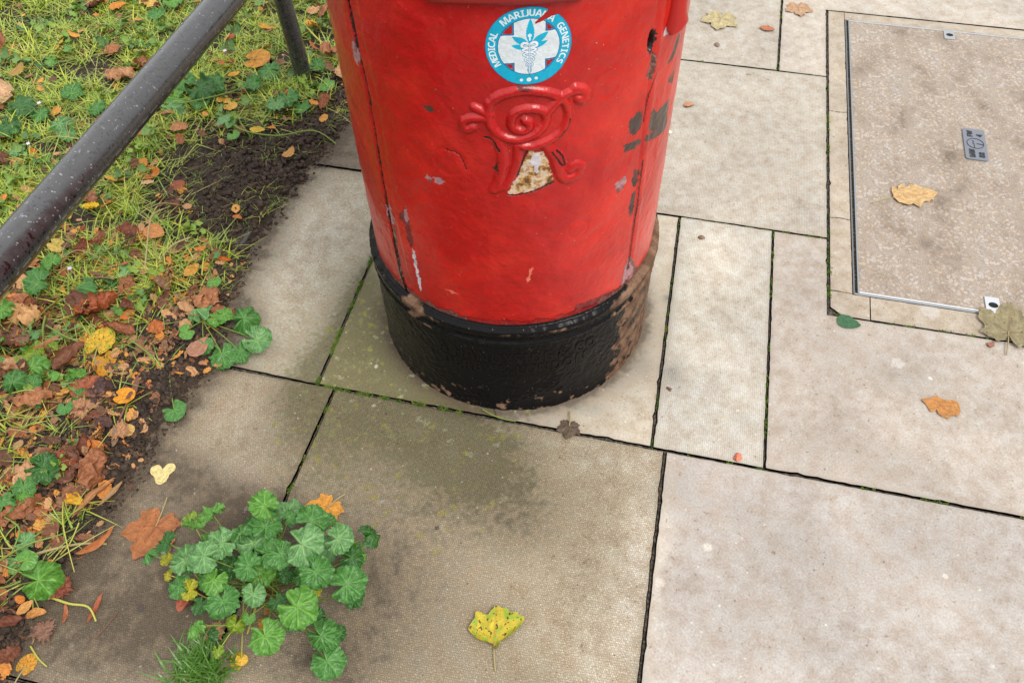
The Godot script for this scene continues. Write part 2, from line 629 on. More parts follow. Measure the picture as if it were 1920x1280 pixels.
	# flattened gum, bird marks, lichen rosettes, sand grains
	for m in [
	[0.1556, -0.613, 0.0085, 215, 212, 205, 0.85],
	[0.0887, -0.538, 0.0091, 215, 212, 205, 0.7],
	[0.4692, -1.0594, 0.0149, 196, 194, 194, 0.85],
	[0.5388, -1.2047, 0.0209, 186, 184, 184, 0.9],
	[0.6988, -1.3298, 0.0097, 200, 198, 198, 0.8],
	[0.4069, -1.2816, 0.0054, 205, 180, 150, 0.7],
	[0.1866, -0.8878, 0.0038, 225, 222, 215, 0.9],
	[0.149, -1.9408, 0.0069, 128, 104, 96, 0.9],
	[0.5262, -1.0367, 0.0049, 225, 222, 218, 0.9],
	[0.1652, -0.8691, 0.0038, 200, 170, 90, 0.6],
	[0.519, -0.6453, 0.005, 220, 215, 208, 0.8],
	[0.5734, -0.518, 0.0039, 215, 212, 208, 0.7],
	[-0.6452, -0.3468, 0.0075, 70, 66, 70, 0.6],
	[-0.6857, -0.3203, 0.0082, 58, 56, 62, 0.6],
	[-0.6909, -0.2272, 0.0063, 150, 150, 140, 0.6],
	[-0.761, -0.2447, 0.0056, 160, 158, 152, 0.6],
	[-0.5404, -0.271, 0.0047, 120, 112, 60, 0.6],
	[-0.3359, -0.4796, 0.0043, 150, 152, 142, 0.6],
	[-0.3812, -0.5756, 0.0045, 176, 178, 170, 0.7],
	[-0.4592, -0.7563, 0.0049, 222, 216, 200, 0.8],
	[-0.4836, -0.8416, 0.005, 225, 220, 205, 0.9],
	[-0.3109, -0.5132, 0.0034, 140, 138, 60, 0.6],
	[-0.2592, -0.5516, 0.0035, 150, 148, 60, 0.7],
	[0.2577, -0.6277, 0.0034, 110, 84, 70, 0.7],
]:
		spot.call(m[0], m[1], m[2], srgb(m[3], m[4], m[5]), m[6] * 0.85, 0.3)
	for k in 260:
		var x := rng.randf_range(-0.62, -0.18)
		var z := rng.randf_range(-1.0, -0.45)
		var yellow := rng.randf() < 0.5
		if rng.randf() < 0.25 + 0.75 * sstep(-0.45, -0.85, z):
			spot.call(x, z, rng.randf_range(0.0015, 0.006), srgb(150, 148, 58) if yellow else srgb(166, 172, 150), 0.6, 1.2)
	for k in 2600:
		var x := rng.randf_range(-0.8, 1.0)
		var z := rng.randf_range(-2.6, -0.1)
		var s := rng.randf()
		spot.call(x, z, rng.randf_range(0.0011, 0.0019), srgb(228, 222, 210) if s < 0.55 else (srgb(92, 80, 70) if s < 0.9 else srgb(178, 120, 96)), 0.75, 0.3)
	# hairline cracks
	for c in [[-0.242, -0.795, -0.233, -0.778, -0.25, -0.81], [0.349, -1.829, 0.37, -1.826, 0.392, -1.829], [0.349, -1.438, 0.37, -1.441, 0.392, -1.438], [0.349, -1.222, 0.37, -1.221, 0.392, -1.2205]]:
		var line := spline(pairs(c), 8)
		for k in line.size() - 1:
			for s in 12:
				var p := line[k].lerp(line[k + 1], s / 12.0)
				spot.call(p.x, p.y, 0.0013, srgb(60, 52, 44), 0.8, 0.2)
	return tex(Image.create_from_data(w, h, false, Image.FORMAT_RGB8, d))


func tile_maps(kind: int) -> Array:                               # [albedo, normal] of 40 mm of stippled or ribbed stone
	var s := 448
	var hgt := Image.create_empty(s, s, false, Image.FORMAT_RF)
	var alb := Image.create_empty(s, s, false, Image.FORMAT_RGB8)
	var nz := fnoise(0.035, 21 + kind, 4).get_seamless_image(s, s)
	var fine := fnoise(0.22, 24 + kind, 2).get_seamless_image(s, s)
	for j in s:
		for i in s:
			var v := nz.get_pixel(i, j).r
			var f := fine.get_pixel(i, j).r
			var u := float(i) / s * 32.0
			var t := float(j) / s * 32.0
			var hh := 0.0
			if kind == 0:
				t += (f - 0.5) * 0.5 + (v - 0.5) * 1.2
				var wu := u + 0.5 * (posmod(int(floor(t)), 2)) + (v - 0.5) * 1.6 + (f - 0.5) * 0.4
				var d := Vector2(fposmod(wu, 1.0) - 0.5, (fposmod(t, 1.0) - 0.5) * 0.95).length()
				hh = sstep(0.52, 0.12, d) * clampf(2.2 * v - 0.35, 0.25, 1.15)
			elif kind == 1:
				hh = (0.5 + 0.5 * cos(u * TAU)) * 0.5 * (0.3 + 0.9 * v)
			else:
				hh = v * 0.4
			hh += f * 0.35
			hgt.set_pixel(i, j, Color(hh, 0, 0))
			var a := 0.70 + 0.38 * clampf(hh, 0.0, 1.0) if kind == 0 else (0.86 + 0.2 * hh if kind == 1 else 0.86 + 0.24 * f)
			alb.set_pixel(i, j, Color(a, a * 0.99, a * 0.97))
	var nm := Image.create_empty(s, s, false, Image.FORMAT_RGB8)
	var k := 2.2 if kind == 0 else 1.3
	for j in s:
		for i in s:
			var dx := hgt.get_pixel((i + 1) % s, j).r - hgt.get_pixel((i + s - 1) % s, j).r
			var dy := hgt.get_pixel(i, (j + 1) % s).r - hgt.get_pixel(i, (j + s - 1) % s).r
			var q := Vector3(-dx * k, dy * k, 1.0).normalized()
			nm.set_pixel(i, j, Color(q.x * 0.5 + 0.5, q.y * 0.5 + 0.5, q.z * 0.5 + 0.5))
	return [tex(alb), tex(nm)]


func make_pavement() -> void:
	var ground := MB.new()
	var gp := PackedVector3Array()
	var gu := PackedVector2Array()
	for j in 2:
		for i in 2:
			gp.append(Vector3(-60 + 120 * i, -0.055, -60 + 120 * j))
			gu.append(Vector2(i, j) * 300.0)
	ground.grid(2, 2, gp, gu, -1.0)
	var gt := NoiseTexture2D.new()
	gt.width = 512
	gt.height = 512
	gt.seamless = true
	gt.noise = fnoise(0.03, 4, 5)
	var gm := mat(lin(0.20, 0.185, 0.16), 0.95)
	gm.detail_enabled = true
	gm.detail_blend_mode = BaseMaterial3D.BLEND_MODE_MUL
	gm.detail_albedo = gt
	tag(one("ground", ground.done(), gm), "dark earth under the paving and the bed", "", "", "structure")

	var weather := weather_map()
	var kinds := []
	for k in 3:
		var t := tile_maps(k)
		var m := mat(Color.WHITE, [0.78, 0.8, 0.72][k])
		m.albedo_texture = t[0]
		m.normal_enabled = true
		m.normal_texture = t[1]
		m.normal_scale = [0.75, 0.5, 0.5][k]
		m.detail_enabled = true
		m.detail_uv_layer = BaseMaterial3D.DETAIL_UV_2
		m.detail_blend_mode = BaseMaterial3D.BLEND_MODE_MUL
		m.detail_albedo = weather
		m.metallic_specular = 0.4
		kinds.append(m)
	var pave := base("pavement")
	tag(pave, "worn concrete paving slabs round the letter box", "", "", "structure")
	for k in SLABS.size():
		var t: Array = SLABTONE[k]
		part("paving_slab", slab_mesh(SLABS[k], 0.0009 + 0.0006 * (k % 3), rng.randf_range(-0.0012, 0.0012), k, 0.112 if t[3] == 0 else 0.112, 0.06 * k if t[3] == 0 else 0.01), kinds[t[3]], pave)
	var far := []                                                  # the paving goes on to the right and beyond
	for q in [[0.91, -1.161, 1.51, -0.777], [1.006, -1.77, 1.51, -1.165], [1.006, -2.298, 1.51, -1.77], [0.93, -2.575, 1.51, -2.30]]:
		far.append([q[0], q[1], q[2], q[1], q[2], q[3], q[0], q[3]])
	for row in 7:
		for c in 3:
			var xa := 1.31 + 0.6 * c + (0.2 if row in [1, 2, 3] else (-0.39 if row == 6 else (0.0 if row != 4 else -0.25)))
			var zb: float = [-0.183, -0.777, -1.373, -1.973, -2.575, -3.175, 0.42][row]
			far.append([xa, zb - 0.598, xa + 0.6, zb - 0.598, xa + 0.6, zb, xa, zb])
	for c in 5:
		far.append([-0.95 + 0.6 * c, -3.775, -0.35 + 0.6 * c, -3.775, -0.35 + 0.6 * c, -3.177, -0.95 + 0.6 * c, -3.177])
	for k in far.size():
		part("paving_slab", slab_mesh(far[k], 0.0015, rng.randf_range(-0.0012, 0.0012), 100 + k, 0.112, 0.01), kinds[1 + k % 2], pave)
	for k in SURROUND.size():
		part("concrete_surround", slab_mesh(SURROUND[k], 0.0001, 0.0, 60 + k, 0.1, 0.3, 0.0003, 0.0003), kinds[2], pave)
	# what fills the joints: damp dark soil a little below the stones
	var bed := MB.new()
	var nu := 141
	var nv := 181
	var P := PackedVector3Array()
	var U := PackedVector2Array()
	for j in nv:
		for i in nu:
			var x := -0.97 + 4.0 * i / (nu - 1)
			var z := -3.76 + 4.15 * j / (nv - 1)
			P.append(Vector3(x, -0.0034 + 0.0016 * soiln.get_noise_2d(x * 40, z * 40), z))
			U.append(Vector2(x, z) * 8.0)
	bed.grid(nu, nv, P, U, -1.0)
	var jm := mat(lin(0.19, 0.158, 0.115), 0.9)
	jm.detail_enabled = true
	jm.detail_blend_mode = BaseMaterial3D.BLEND_MODE_MUL
	jm.detail_albedo = gt
	part("joint_soil", bed.done(), jm, pave)
	# moss along some of the joints
	var tuft := MB.new()
	for k in 7:
		var a := rng.randf() * TAU
		var o := Vector3(cos(a), 0, sin(a)) * rng.randf_range(0.0, 0.002)
		tuft.tube(PackedVector3Array([o, o * 1.6 + Vector3(0, 0.0022, 0), o * 2.0 + Vector3(0, 0.0034, 0)]), PackedFloat32Array([0.0011, 0.0010, 0.0003]), 5)
	var spots: Array[Transform3D] = []
	for m in [
	[-0.591, -1.373, -0.577, -0.777, 2.2, -0.02],
	[-0.57, -0.777, -0.3, -0.777, 1.5, 0.12],
	[0.04, -1.372, 0.345, -1.371, 1, -0.1],
	[0.232, -1.37, 0.2375, -0.777, 0.55, 0],
	[0.034, -1.37, 0.046, -0.777, 0.5, 0.1],
	[0.347, -1.97, 0.347, -1.2, 0.5, 0.1],
	[0.36, -1.157, 0.72, -1.16, 0.6, 0.05],
	[0.09, -0.777, 0.7, -0.777, 0.25, 0.2],
	[0, -1.974, 0.345, -1.972, 0.4, 0.1],
	[-0.542, -0.777, -0.542, -0.45, 0.4, 0.15],
	[0.2225, -2.5, 0.2225, -1.97, 0.4, 0.1],
]:
		var cnt := int(Vector2(m[0], m[1]).distance_to(Vector2(m[2], m[3])) * 1000.0 * m[4])
		for k in cnt:
			var t := rng.randf()
			if patchn.get_noise_2d(t * 9.0 + m[0] * 50.0, m[3] * 20.0) < m[5]:
				continue
			var p := Vector3(lerpf(m[0], m[2], t) + rng.randfn(0, 0.0022), -0.004, lerpf(m[1], m[3], t) + rng.randfn(0, 0.0022))
			spots.append(Transform3D(Basis(Vector3.UP, rng.randf() * TAU).scaled(Vector3.ONE * rng.randf_range(0.5, 1.5)), p))
	var moss := scatter("joint_moss", tuft.done(), mat(lin(0.105, 0.185, 0.012), 0.95), spots, [Color(1, 1, 1), Color(1.4, 1.2, 0.9), Color(0.6, 0.75, 0.6), Color(0.35, 0.4, 0.35)], pave)
	moss.set_meta("kind", "stuff")


func scatter(called: String, m: Mesh, mt: StandardMaterial3D, spots: Array[Transform3D], tints: Array, parent: Node3D = null) -> MultiMeshInstance3D:
	mt.vertex_color_use_as_albedo = true
	var mm := MultiMesh.new()
	mm.transform_format = MultiMesh.TRANSFORM_3D
	mm.use_colors = true
	mm.mesh = m
	mm.instance_count = spots.size()
	for k in spots.size():
		mm.set_instance_transform(k, spots[k])
		mm.set_instance_color(k, tints[rng.randi() % tints.size()])
	var o := MultiMeshInstance3D.new()
	o.name = called
	o.multimesh = mm
	o.material_override = mt
	(parent if parent else self).add_child(o, true)
	return o


# ------------------------------------------------------------------ letter box
func around(th: float, y: float, r: float) -> Vector3:
	return Vector3(r * sin(th), y, r * cos(th))


const SEAM := [-0.16, 0.7298, -0.1593, 0.6827, -0.1523, 0.6017, -0.1556, 0.4655, -0.1556, 0.3488, -0.1429, 0.2258]
const SEAM2 := [0.2591, 0.7172, 0.258, 0.6462, 0.2584, 0.5574, 0.2627, 0.4631, 0.2656, 0.3673, 0.2662, 0.2669]
const CYPHER := [
	[0.0056, 0.0048, [0.0318, 0.6369, 0.0358, 0.6471, 0.0469, 0.6571, 0.066, 0.663, 0.0838, 0.6625, 0.1044, 0.6573, 0.1181, 0.65]],
	[0.0049, 0.0048, [0.1181, 0.65, 0.1274, 0.6375, 0.1306, 0.6209, 0.1247, 0.6029, 0.1133, 0.5908, 0.0992, 0.5847, 0.0864, 0.5809, 0.0731, 0.5821]],
	[0.0051, 0.0048, [0.031, 0.634, 0.0334, 0.6166, 0.0404, 0.6042, 0.0502, 0.5968, 0.0651, 0.5926, 0.0801, 0.5955, 0.0927, 0.6024, 0.1007, 0.6133, 0.1031, 0.6247, 0.0974, 0.6328, 0.0826, 0.6374, 0.0681, 0.6348, 0.0606, 0.6257, 0.061, 0.6124, 0.0702, 0.6057, 0.0801, 0.6091, 0.0814, 0.6171, 0.0771, 0.6212]],
	[0.0051, 0.0053, [0.1018, 0.6264, 0.1122, 0.6391, 0.1207, 0.6481, 0.1306, 0.6531, 0.1408, 0.6542]],
	[0.0063, 0.0053, [0.1381, 0.6569, 0.1474, 0.6525, 0.1525, 0.6448, 0.1494, 0.64, 0.1441, 0.6414]],
	[0.0049, 0.0046, [0.0339, 0.6298, 0.0243, 0.635, 0.0153, 0.6392]],
	[0.0051, 0.0046, [0.0301, 0.6252, 0.0201, 0.6245, 0.0114, 0.6235, 0.0022, 0.6187, -0.0003, 0.6101, 0.0052, 0.6057, 0.0112, 0.6102]],
	[0.0061, 0.0034, [0.0402, 0.5973, 0.0459, 0.5789, 0.0472, 0.5566, 0.0419, 0.5301, 0.034, 0.5109]],
	[0.0051, 0.003, [0.0674, 0.5817, 0.0659, 0.5595, 0.0591, 0.5368, 0.0495, 0.5183, 0.0346, 0.51]],
	[0.0063, 0.0034, [0.1044, 0.5776, 0.1139, 0.5632, 0.1198, 0.5407, 0.1273, 0.5221, 0.1373, 0.5177, 0.1486, 0.5228, 0.1524, 0.5333, 0.1435, 0.5395, 0.1374, 0.5338]],
	[0.0044, 0.0028, [0.1111, 0.5701, 0.122, 0.5614, 0.1265, 0.5474]],
]


func along(line: Array, y: float) -> float:                       # arc length of a seam at a height; the line runs downwards
	for k in range(0, line.size() - 2, 2):
		if y >= line[k + 3] or k + 4 >= line.size():
			return lerpf(line[k], line[k + 2], clampf((y - line[k + 1]) / (line[k + 3] - line[k + 1]), 0.0, 1.0))
	return line[0]


func body_bump(s: float, y: float) -> float:
	var d := 0.00075 * lumps.get_noise_2d(s * 22.0, y * 16.0) + 0.00032 * lumps.get_noise_2d(s * 75.0 + 40.0, y * 60.0)
	var a := s - along(SEAM, y)
	if absf(a) < 0.03 and y < 0.81:
		var wob := 0.0011 * lumps.get_noise_2d(y * 60.0, 7.0)
		d -= 0.0042 * exp(-pow((a - wob) / 0.0016, 2.0))
		d -= 0.0010 * sstep(-0.001, 0.0, a) * sstep(0.024, 0.018, a)
	var b := s - along(SEAM2, y)
	if absf(b) < 0.03 and y < 0.81:
		d -= 0.0022 * exp(-pow(b / 0.0022, 2.0))
		d += 0.0014 * exp(-pow((b - 0.011) / 0.006, 2.0))
	if y < 0.81:
		var pit := lumps.get_noise_2d(s * 36.0 + 200.0, y * 36.0)
		d += 0.0011 * maxf(0.0, pit - 0.45) - 0.0013 * maxf(0.0, -pit - 0.5)
	for q in [[-0.0242, 0.549, 0.021, -0.0008], [0.1539, 0.4194, 0.015, -0.0007], [0.0436, 0.3695, 0.006, -0.0006], [-0.019, 0.368, 0.004, -0.0005], [0.1837, 0.6474, 0.02, 0.0004], [-0.0943, 0.527, 0.03, 0.0004]]:
		var l: float = Vector2(s - q[0], y - q[1]).length() / q[2]
		if l < 1.6:
			d += q[3] * exp(-pow((l - 1.0) / 0.12, 2.0)) - 0.6 * q[3] * sstep(1.0, 0.5, l)
	for q in [[0.2503, 0.6821, 0.0065, 0.016]]:
		var l: float = Vector2((s - q[0]) / q[2], (y - q[1]) / q[3]).length()
		d -= 0.012 * sstep(1.0, 0.6, l)
	return d


func fill(im: Image, hi: Image, pts: Array, cols: Array, depth: float, rag := 0.0016, size := Vector2(S1 - S0, Y1 - Y0), org := Vector2(S0, Y1)) -> void:
	var w := im.get_width()
	var h := im.get_height()
	var poly := PackedVector2Array(pairs(pts))
	var lo := poly[0]
	var up := poly[0]
	for p in poly:
		lo = lo.min(p)
		up = up.max(p)
	var i0 := clampi(int((lo.x - 0.004 - org.x) / size.x * w), 0, w - 1)
	var i1 := clampi(int((up.x + 0.004 - org.x) / size.x * w), 0, w - 1)
	var j0 := clampi(int((org.y - up.y - 0.004) / size.y * h), 0, h - 1)
	var j1 := clampi(int((org.y - lo.y + 0.004) / size.y * h), 0, h - 1)
	for j in range(j0, j1 + 1):
		for i in range(i0, i1 + 1):
			var p := Vector2(org.x + (i + 0.5) / w * size.x, org.y - (j + 0.5) / h * size.y)
			var q := p + Vector2(patchn.get_noise_2d(p.x * 130.0, p.y * 130.0), patchn.get_noise_2d(p.x * 130.0 + 50.0, p.y * 130.0)) * rag * 2.0
			if Geometry2D.is_point_in_polygon(q, poly):
				var t := clampf(0.52 + 0.85 * patchn.get_noise_2d(p.x * 48.0 + 9.0, p.y * 48.0) + 0.34 * patchn.get_noise_2d(p.x * 210.0, p.y * 210.0), 0.0, 0.999) * (cols.size() - 1)
				var c: Color = cols[int(t)].lerp(cols[int(t) + 1], t - int(t)) if cols.size() > 1 else cols[0]
				im.set_pixel(i, j, c)
				hi.set_pixel(i, j, Color(hi.get_pixel(i, j).r - depth, 0, 0))


func paint_maps() -> Array:
	var w := 1000
	var h := 744
	var n1 := nbytes(w, h, 0.3, 31, 2)
	var n2 := nbytes(w, h, 0.02, 32, 4)
	var n3 := nbytes(w, h, 0.006, 33, 4)
	var n4 := fnoise(0.05, 34, 3)
	var d := PackedByteArray()
	d.resize(w * h * 3)
	var hb := PackedFloat32Array()
	hb.resize(w * h)
	for j in h:
		for i in w:
			var k := j * w + i
			var f1 := n1[k] / 255.0
			var f2 := n2[k] / 255.0
			var f3 := n3[k] / 255.0
			var st := 0.5 + 0.5 * n4.get_noise_2d(i * 0.35, j * 2.4)
			var g := (0.84 + 0.14 * f3 + 0.12 * f2) * (0.94 + 0.12 * f1) * (0.98 + 0.04 * st)
			var fade_and_light := clampf(f3 * 1.1 - 0.45 + 0.75 * sstep(0.06, 0.30, S0 + (i + 0.5) / w * (S1 - S0)), 0.0, 1.0)  # random fading, plus the brighter light on the right side painted into the red
			var r := (0.43 + 0.15 * fade_and_light) * g
			var gg := (0.0038 + 0.018 * fade_and_light) * g
			var b := (0.0045 + 0.007 * fade_and_light) * g
			d[k * 3] = byte(r)
			d[k * 3 + 1] = byte(gg)
			d[k * 3 + 2] = byte(b)
			hb[k] = 0.5 + 0.24 * (f2 - 0.5) + 0.03 * (st - 0.5) + 0.03 * (f1 - 0.5) + 0.16 * maxf(0.0, n4.get_noise_2d(i * 1.1 + 500.0, j * 1.1) - 0.28)
	var im := Image.create_from_data(w, h, false, Image.FORMAT_RGB8, d)
	var hi := Image.create_from_data(w, h, false, Image.FORMAT_RF, hb.to_byte_array())
	var pal := {
		"grey": [srgb(58, 46, 42), srgb(72, 60, 55), srgb(64, 50, 46)],
		"pink": [srgb(150, 105, 112), srgb(176, 132, 138), srgb(120, 60, 60)],
		"dark": [srgb(40, 20, 18), srgb(66, 34, 30), srgb(90, 50, 44)],
		"deep": [srgb(120, 16, 20), srgb(95, 14, 18), srgb(132, 40, 44)],
		"rust": [srgb(96, 68, 36), srgb(150, 106, 56), srgb(186, 146, 98), srgb(206, 180, 148), srgb(198, 186, 180), srgb(170, 126, 74)],
		"lilac": [srgb(186, 176, 182), srgb(205, 198, 205)],
		"prim": [srgb(110, 60, 52), srgb(84, 44, 38), srgb(150, 112, 100), srgb(70, 38, 34)],
		"scuff": [srgb(206, 92, 70), srgb(214, 120, 96)],
		"black": [srgb(14, 12, 12), srgb(22, 18, 17)],
	}
	for c in [
	["rust", 0.1, [0.0826, 0.5735, 0.0994, 0.5705, 0.1075, 0.5547, 0.1138, 0.5185, 0.1041, 0.5144, 0.0866, 0.5076, 0.0551, 0.5027, 0.0533, 0.5088, 0.0656, 0.5349, 0.0742, 0.5606]],
	["lilac", -0.02, [0.0865, 0.5691, 0.0935, 0.569, 0.0962, 0.5582, 0.0938, 0.5364, 0.0878, 0.538, 0.0858, 0.5514, 0.082, 0.5567]],
	["dark", 0.08, [0.0422, 0.5614, 0.0422, 0.5384, 0.0384, 0.5433, 0.0333, 0.5463]],
	["grey", 0.06, [0.2451, 0.5839, 0.2508, 0.5767, 0.252, 0.5544, 0.2361, 0.5473, 0.2281, 0.5594, 0.2261, 0.5783]],
	["grey", 0.06, [0.2765, 0.5721, 0.2864, 0.5581, 0.332, 0.553, 0.3405, 0.5037, 0.3284, 0.5015, 0.269, 0.5378, 0.2715, 0.565]],
	["grey", 0.06, [0.2651, 0.5339, 0.3196, 0.5121, 0.3281, 0.4994, 0.29, 0.5114, 0.264, 0.5229]],
	["grey", 0.06, [0.2206, 0.5414, 0.253, 0.5346, 0.2579, 0.5264, 0.2356, 0.5232, 0.2236, 0.5273]],
	["grey", 0.05, [0.3258, 0.6573, 0.3363, 0.645, 0.3196, 0.6234, 0.3013, 0.6215, 0.3091, 0.6312]],
	["grey", 0.05, [0.3341, 0.6021, 0.3321, 0.5775, 0.3108, 0.5899]],
	["black", 0.1, [0.2561, 0.694, 0.2604, 0.6898, 0.2609, 0.6762, 0.2553, 0.6661, 0.2525, 0.6615, 0.2494, 0.667, 0.2493, 0.6851, 0.2511, 0.6931]],
	["prim", 0.08, [0.2566, 0.6637, 0.2657, 0.6556, 0.2673, 0.6378, 0.2631, 0.6226, 0.2579, 0.6203, 0.2516, 0.6321, 0.2534, 0.6447]],
	["lilac", 0.05, [0.2846, 0.6918, 0.2953, 0.6723, 0.2822, 0.6733, 0.2723, 0.6763, 0.2797, 0.6835]],
	["pink", 0.06, [-0.1665, 0.6794, -0.1571, 0.6779, -0.1569, 0.6543, -0.1641, 0.6386, -0.1726, 0.6451, -0.174, 0.6611]],
	["grey", 0.05, [-0.0539, 0.6276, -0.0417, 0.6295, -0.0394, 0.6238, -0.0443, 0.6194, -0.0499, 0.6225]],
	["pink", 0.05, [-0.0604, 0.5173, -0.0541, 0.514, -0.0515, 0.5075, -0.0569, 0.5038, -0.063, 0.5089]],
	["pink", 0.05, [-0.0507, 0.5152, -0.0392, 0.518, -0.0335, 0.5114, -0.0404, 0.5056, -0.05, 0.5062]],
	["pink", 0.08, [-0.1574, 0.4095, -0.1479, 0.4178, -0.1453, 0.4016, -0.1404, 0.3907, -0.1457, 0.3769, -0.1551, 0.3745, -0.16, 0.3855, -0.1603, 0.3995]],
	["prim", 0.06, [-0.1457, 0.3769, -0.1448, 0.3691, -0.1461, 0.3209, -0.1487, 0.2827, -0.146, 0.2565, -0.1544, 0.2353, -0.1573, 0.2807, -0.1525, 0.3027, -0.1535, 0.3287, -0.1538, 0.3629]],
	["deep", 0.06, [-0.1093, 0.4429, -0.1081, 0.432, -0.1058, 0.4157, -0.1052, 0.3941, -0.1041, 0.3616, -0.1116, 0.3528, -0.1168, 0.3665, -0.1161, 0.3958, -0.1261, 0.3998, -0.1256, 0.414, -0.1143, 0.4246]],
	["pink", 0.05, [-0.1089, 0.4393, -0.1051, 0.4201, -0.1089, 0.402, -0.115, 0.4025, -0.1136, 0.4231]],
	["lilac", 0.05, [-0.1074, 0.3532, -0.1039, 0.3489, -0.1028, 0.3144, -0.1005, 0.2862, -0.1021, 0.2592, -0.1057, 0.2569, -0.1071, 0.2843, -0.109, 0.3151, -0.1099, 0.3366]],
	["pink", 0.05, [0.2123, 0.4778, 0.2299, 0.4827, 0.2356, 0.4717, 0.2305, 0.461, 0.2165, 0.457]],
	["dark", 0.06, [0.2498, 0.4826, 0.2647, 0.4734, 0.2646, 0.452, 0.2555, 0.4458, 0.2464, 0.4585]],
	["dark", 0.05, [0.2515, 0.4403, 0.2622, 0.4354, 0.2586, 0.394, 0.2516, 0.3902, 0.2477, 0.4171]],
	["deep", 0.07, [0.1586, 0.2527, 0.2095, 0.2491, 0.2468, 0.2376, 0.236, 0.2197, 0.1799, 0.2204, 0.1503, 0.2264]],
	["prim", 0.08, [0.2652, 0.3007, 0.2928, 0.2509, 0.3384, 0.1823, 0.3906, 0.1146, 0.2822, 0.1973, 0.2364, 0.2168, 0.2524, 0.2462, 0.2571, 0.2802]],
	["pink", 0.07, [0.2635, 0.2936, 0.2861, 0.2504, 0.2737, 0.2286, 0.2477, 0.2304, 0.255, 0.2569]],
	["prim", 0.08, [0.1797, 0.2246, 0.236, 0.2197, 0.379, 0.1339, 0.3887, 0.0965, 0.2902, 0.1526, 0.2034, 0.1893]],
	["scuff", 0.02, [0.0779, 0.3398, 0.0843, 0.3597, 0.0874, 0.3615, 0.0843, 0.3448, 0.0795, 0.3255]],
	["scuff", 0.02, [-0.0554, 0.2918, -0.0387, 0.2916, -0.0279, 0.2908, -0.0391, 0.2865]],
	["deep", 0.03, [0.0678, 0.6753, 0.0866, 0.6724, 0.0892, 0.6671, 0.0771, 0.6631, 0.0677, 0.6666]],
]:
		fill(im, hi, c[2], pal[c[0]], c[1])
	# the paint ends in a ragged line above the black foot
	for i in w:
		var s := S0 + (i + 0.5) / w * (S1 - S0)
		var edge := 0.2375 + 0.0055 * n4.get_noise_2d(i * 0.7, 3.0) + 0.003 * n4.get_noise_2d(i * 4.0, 9.0) + 0.010 * maxf(0.0, n4.get_noise_2d(i * 0.35, 40.0))
		var e2 := edge - 0.0035 - 0.003 * n4.get_noise_2d(i * 2.2, 60.0)
		for j in range(int((Y1 - edge) / (Y1 - Y0) * h), h):
			var y := Y1 - (j + 0.5) / h * (Y1 - Y0)
			var t := clampf(0.5 + 1.1 * n4.get_noise_2d(i * 2.2, j * 2.2), 0.0, 0.99) * 3.0
			var p: Array = pal["prim"]
			var col: Color = p[int(t)].lerp(p[int(t) + 1], t - int(t))
			if s > -0.02 and s < 0.2 and y > e2 - 0.007:
				col = col.lerp(srgb(150, 22, 22), 0.75)
			im.set_pixel(i, j, col)
			hi.set_pixel(i, j, Color(hi.get_pixel(i, j).r - 0.14, 0, 0))
	# crack lines: along the seams, round old patches of filler, under the cypher
	for c in [
	["dark", 1.7, [-0.16, 0.7298, -0.1593, 0.6827, -0.1523, 0.6017, -0.1556, 0.4655, -0.1556, 0.3488, -0.1517, 0.2679, -0.1429, 0.2258]],
	["deep", 0.6, [-0.027, 0.5682, -0.0099, 0.5634, -0.0013, 0.5406]],
	["dark", 0.8, [0.0254, 0.5959, 0.036, 0.5925, 0.041, 0.5819, 0.0435, 0.5762]],
	["dark", 0.7, [0.1098, 0.5703, 0.1209, 0.552, 0.1252, 0.5444, 0.1285, 0.5469, 0.1233, 0.5628, 0.1164, 0.5706]],
	["dark", 0.9, [0.0531, 0.5027, 0.0692, 0.5022, 0.0866, 0.5067, 0.1041, 0.5135, 0.1143, 0.5175]],
	["dark", 0.7, [0.0656, 0.5349, 0.0723, 0.5559, 0.0788, 0.5746]],
	["dark", 0.6, [0.132, 0.6176, 0.1317, 0.6088, 0.1248, 0.5983, 0.1184, 0.592]],
	["dark", 1, [0.267, 0.4892, 0.2675, 0.45, 0.2686, 0.3978, 0.2687, 0.3651, 0.2678, 0.2655]],
	["deep", 0.8, [0.274, 0.6306, 0.2646, 0.6119, 0.2594, 0.5904, 0.2584, 0.5574]],
	["deep", 0.7, [-0.2688, 0.5284, -0.2681, 0.4778, -0.2674, 0.429]],
	["deep", 0.7, [-0.2592, 0.3903, -0.2074, 0.4301, -0.189, 0.4279]],
]:
		var line := spline(pairs(c[2]), 8)
		for k in line.size() - 1:
			for q in 10:
				var p := line[k].lerp(line[k + 1], q / 10.0)
				p += Vector2(n4.get_noise_2d(p.x * 3000.0, p.y * 3000.0), n4.get_noise_2d(p.y * 3000.0, p.x * 3000.0)) * 0.0012
				var ci := (p.x - S0) / (S1 - S0) * w
				var cj := (Y1 - p.y) / (Y1 - Y0) * h
				var rr: float = c[1] * (0.6 + 0.9 * absf(n4.get_noise_2d(p.y * 5000.0, 5.0)))
				for jj in range(int(cj - rr), int(cj + rr) + 1):
					for ii in range(int(ci - rr), int(ci + rr) + 1):
						if ii > 0 and jj > 0 and ii < w and jj < h:
							im.set_pixel(ii, jj, im.get_pixel(ii, jj).lerp(pal[c[0]][0], 0.85 if c[1] > 1.2 else 0.42))
							hi.set_pixel(ii, jj, Color(hi.get_pixel(ii, jj).r - 0.05, 0, 0))
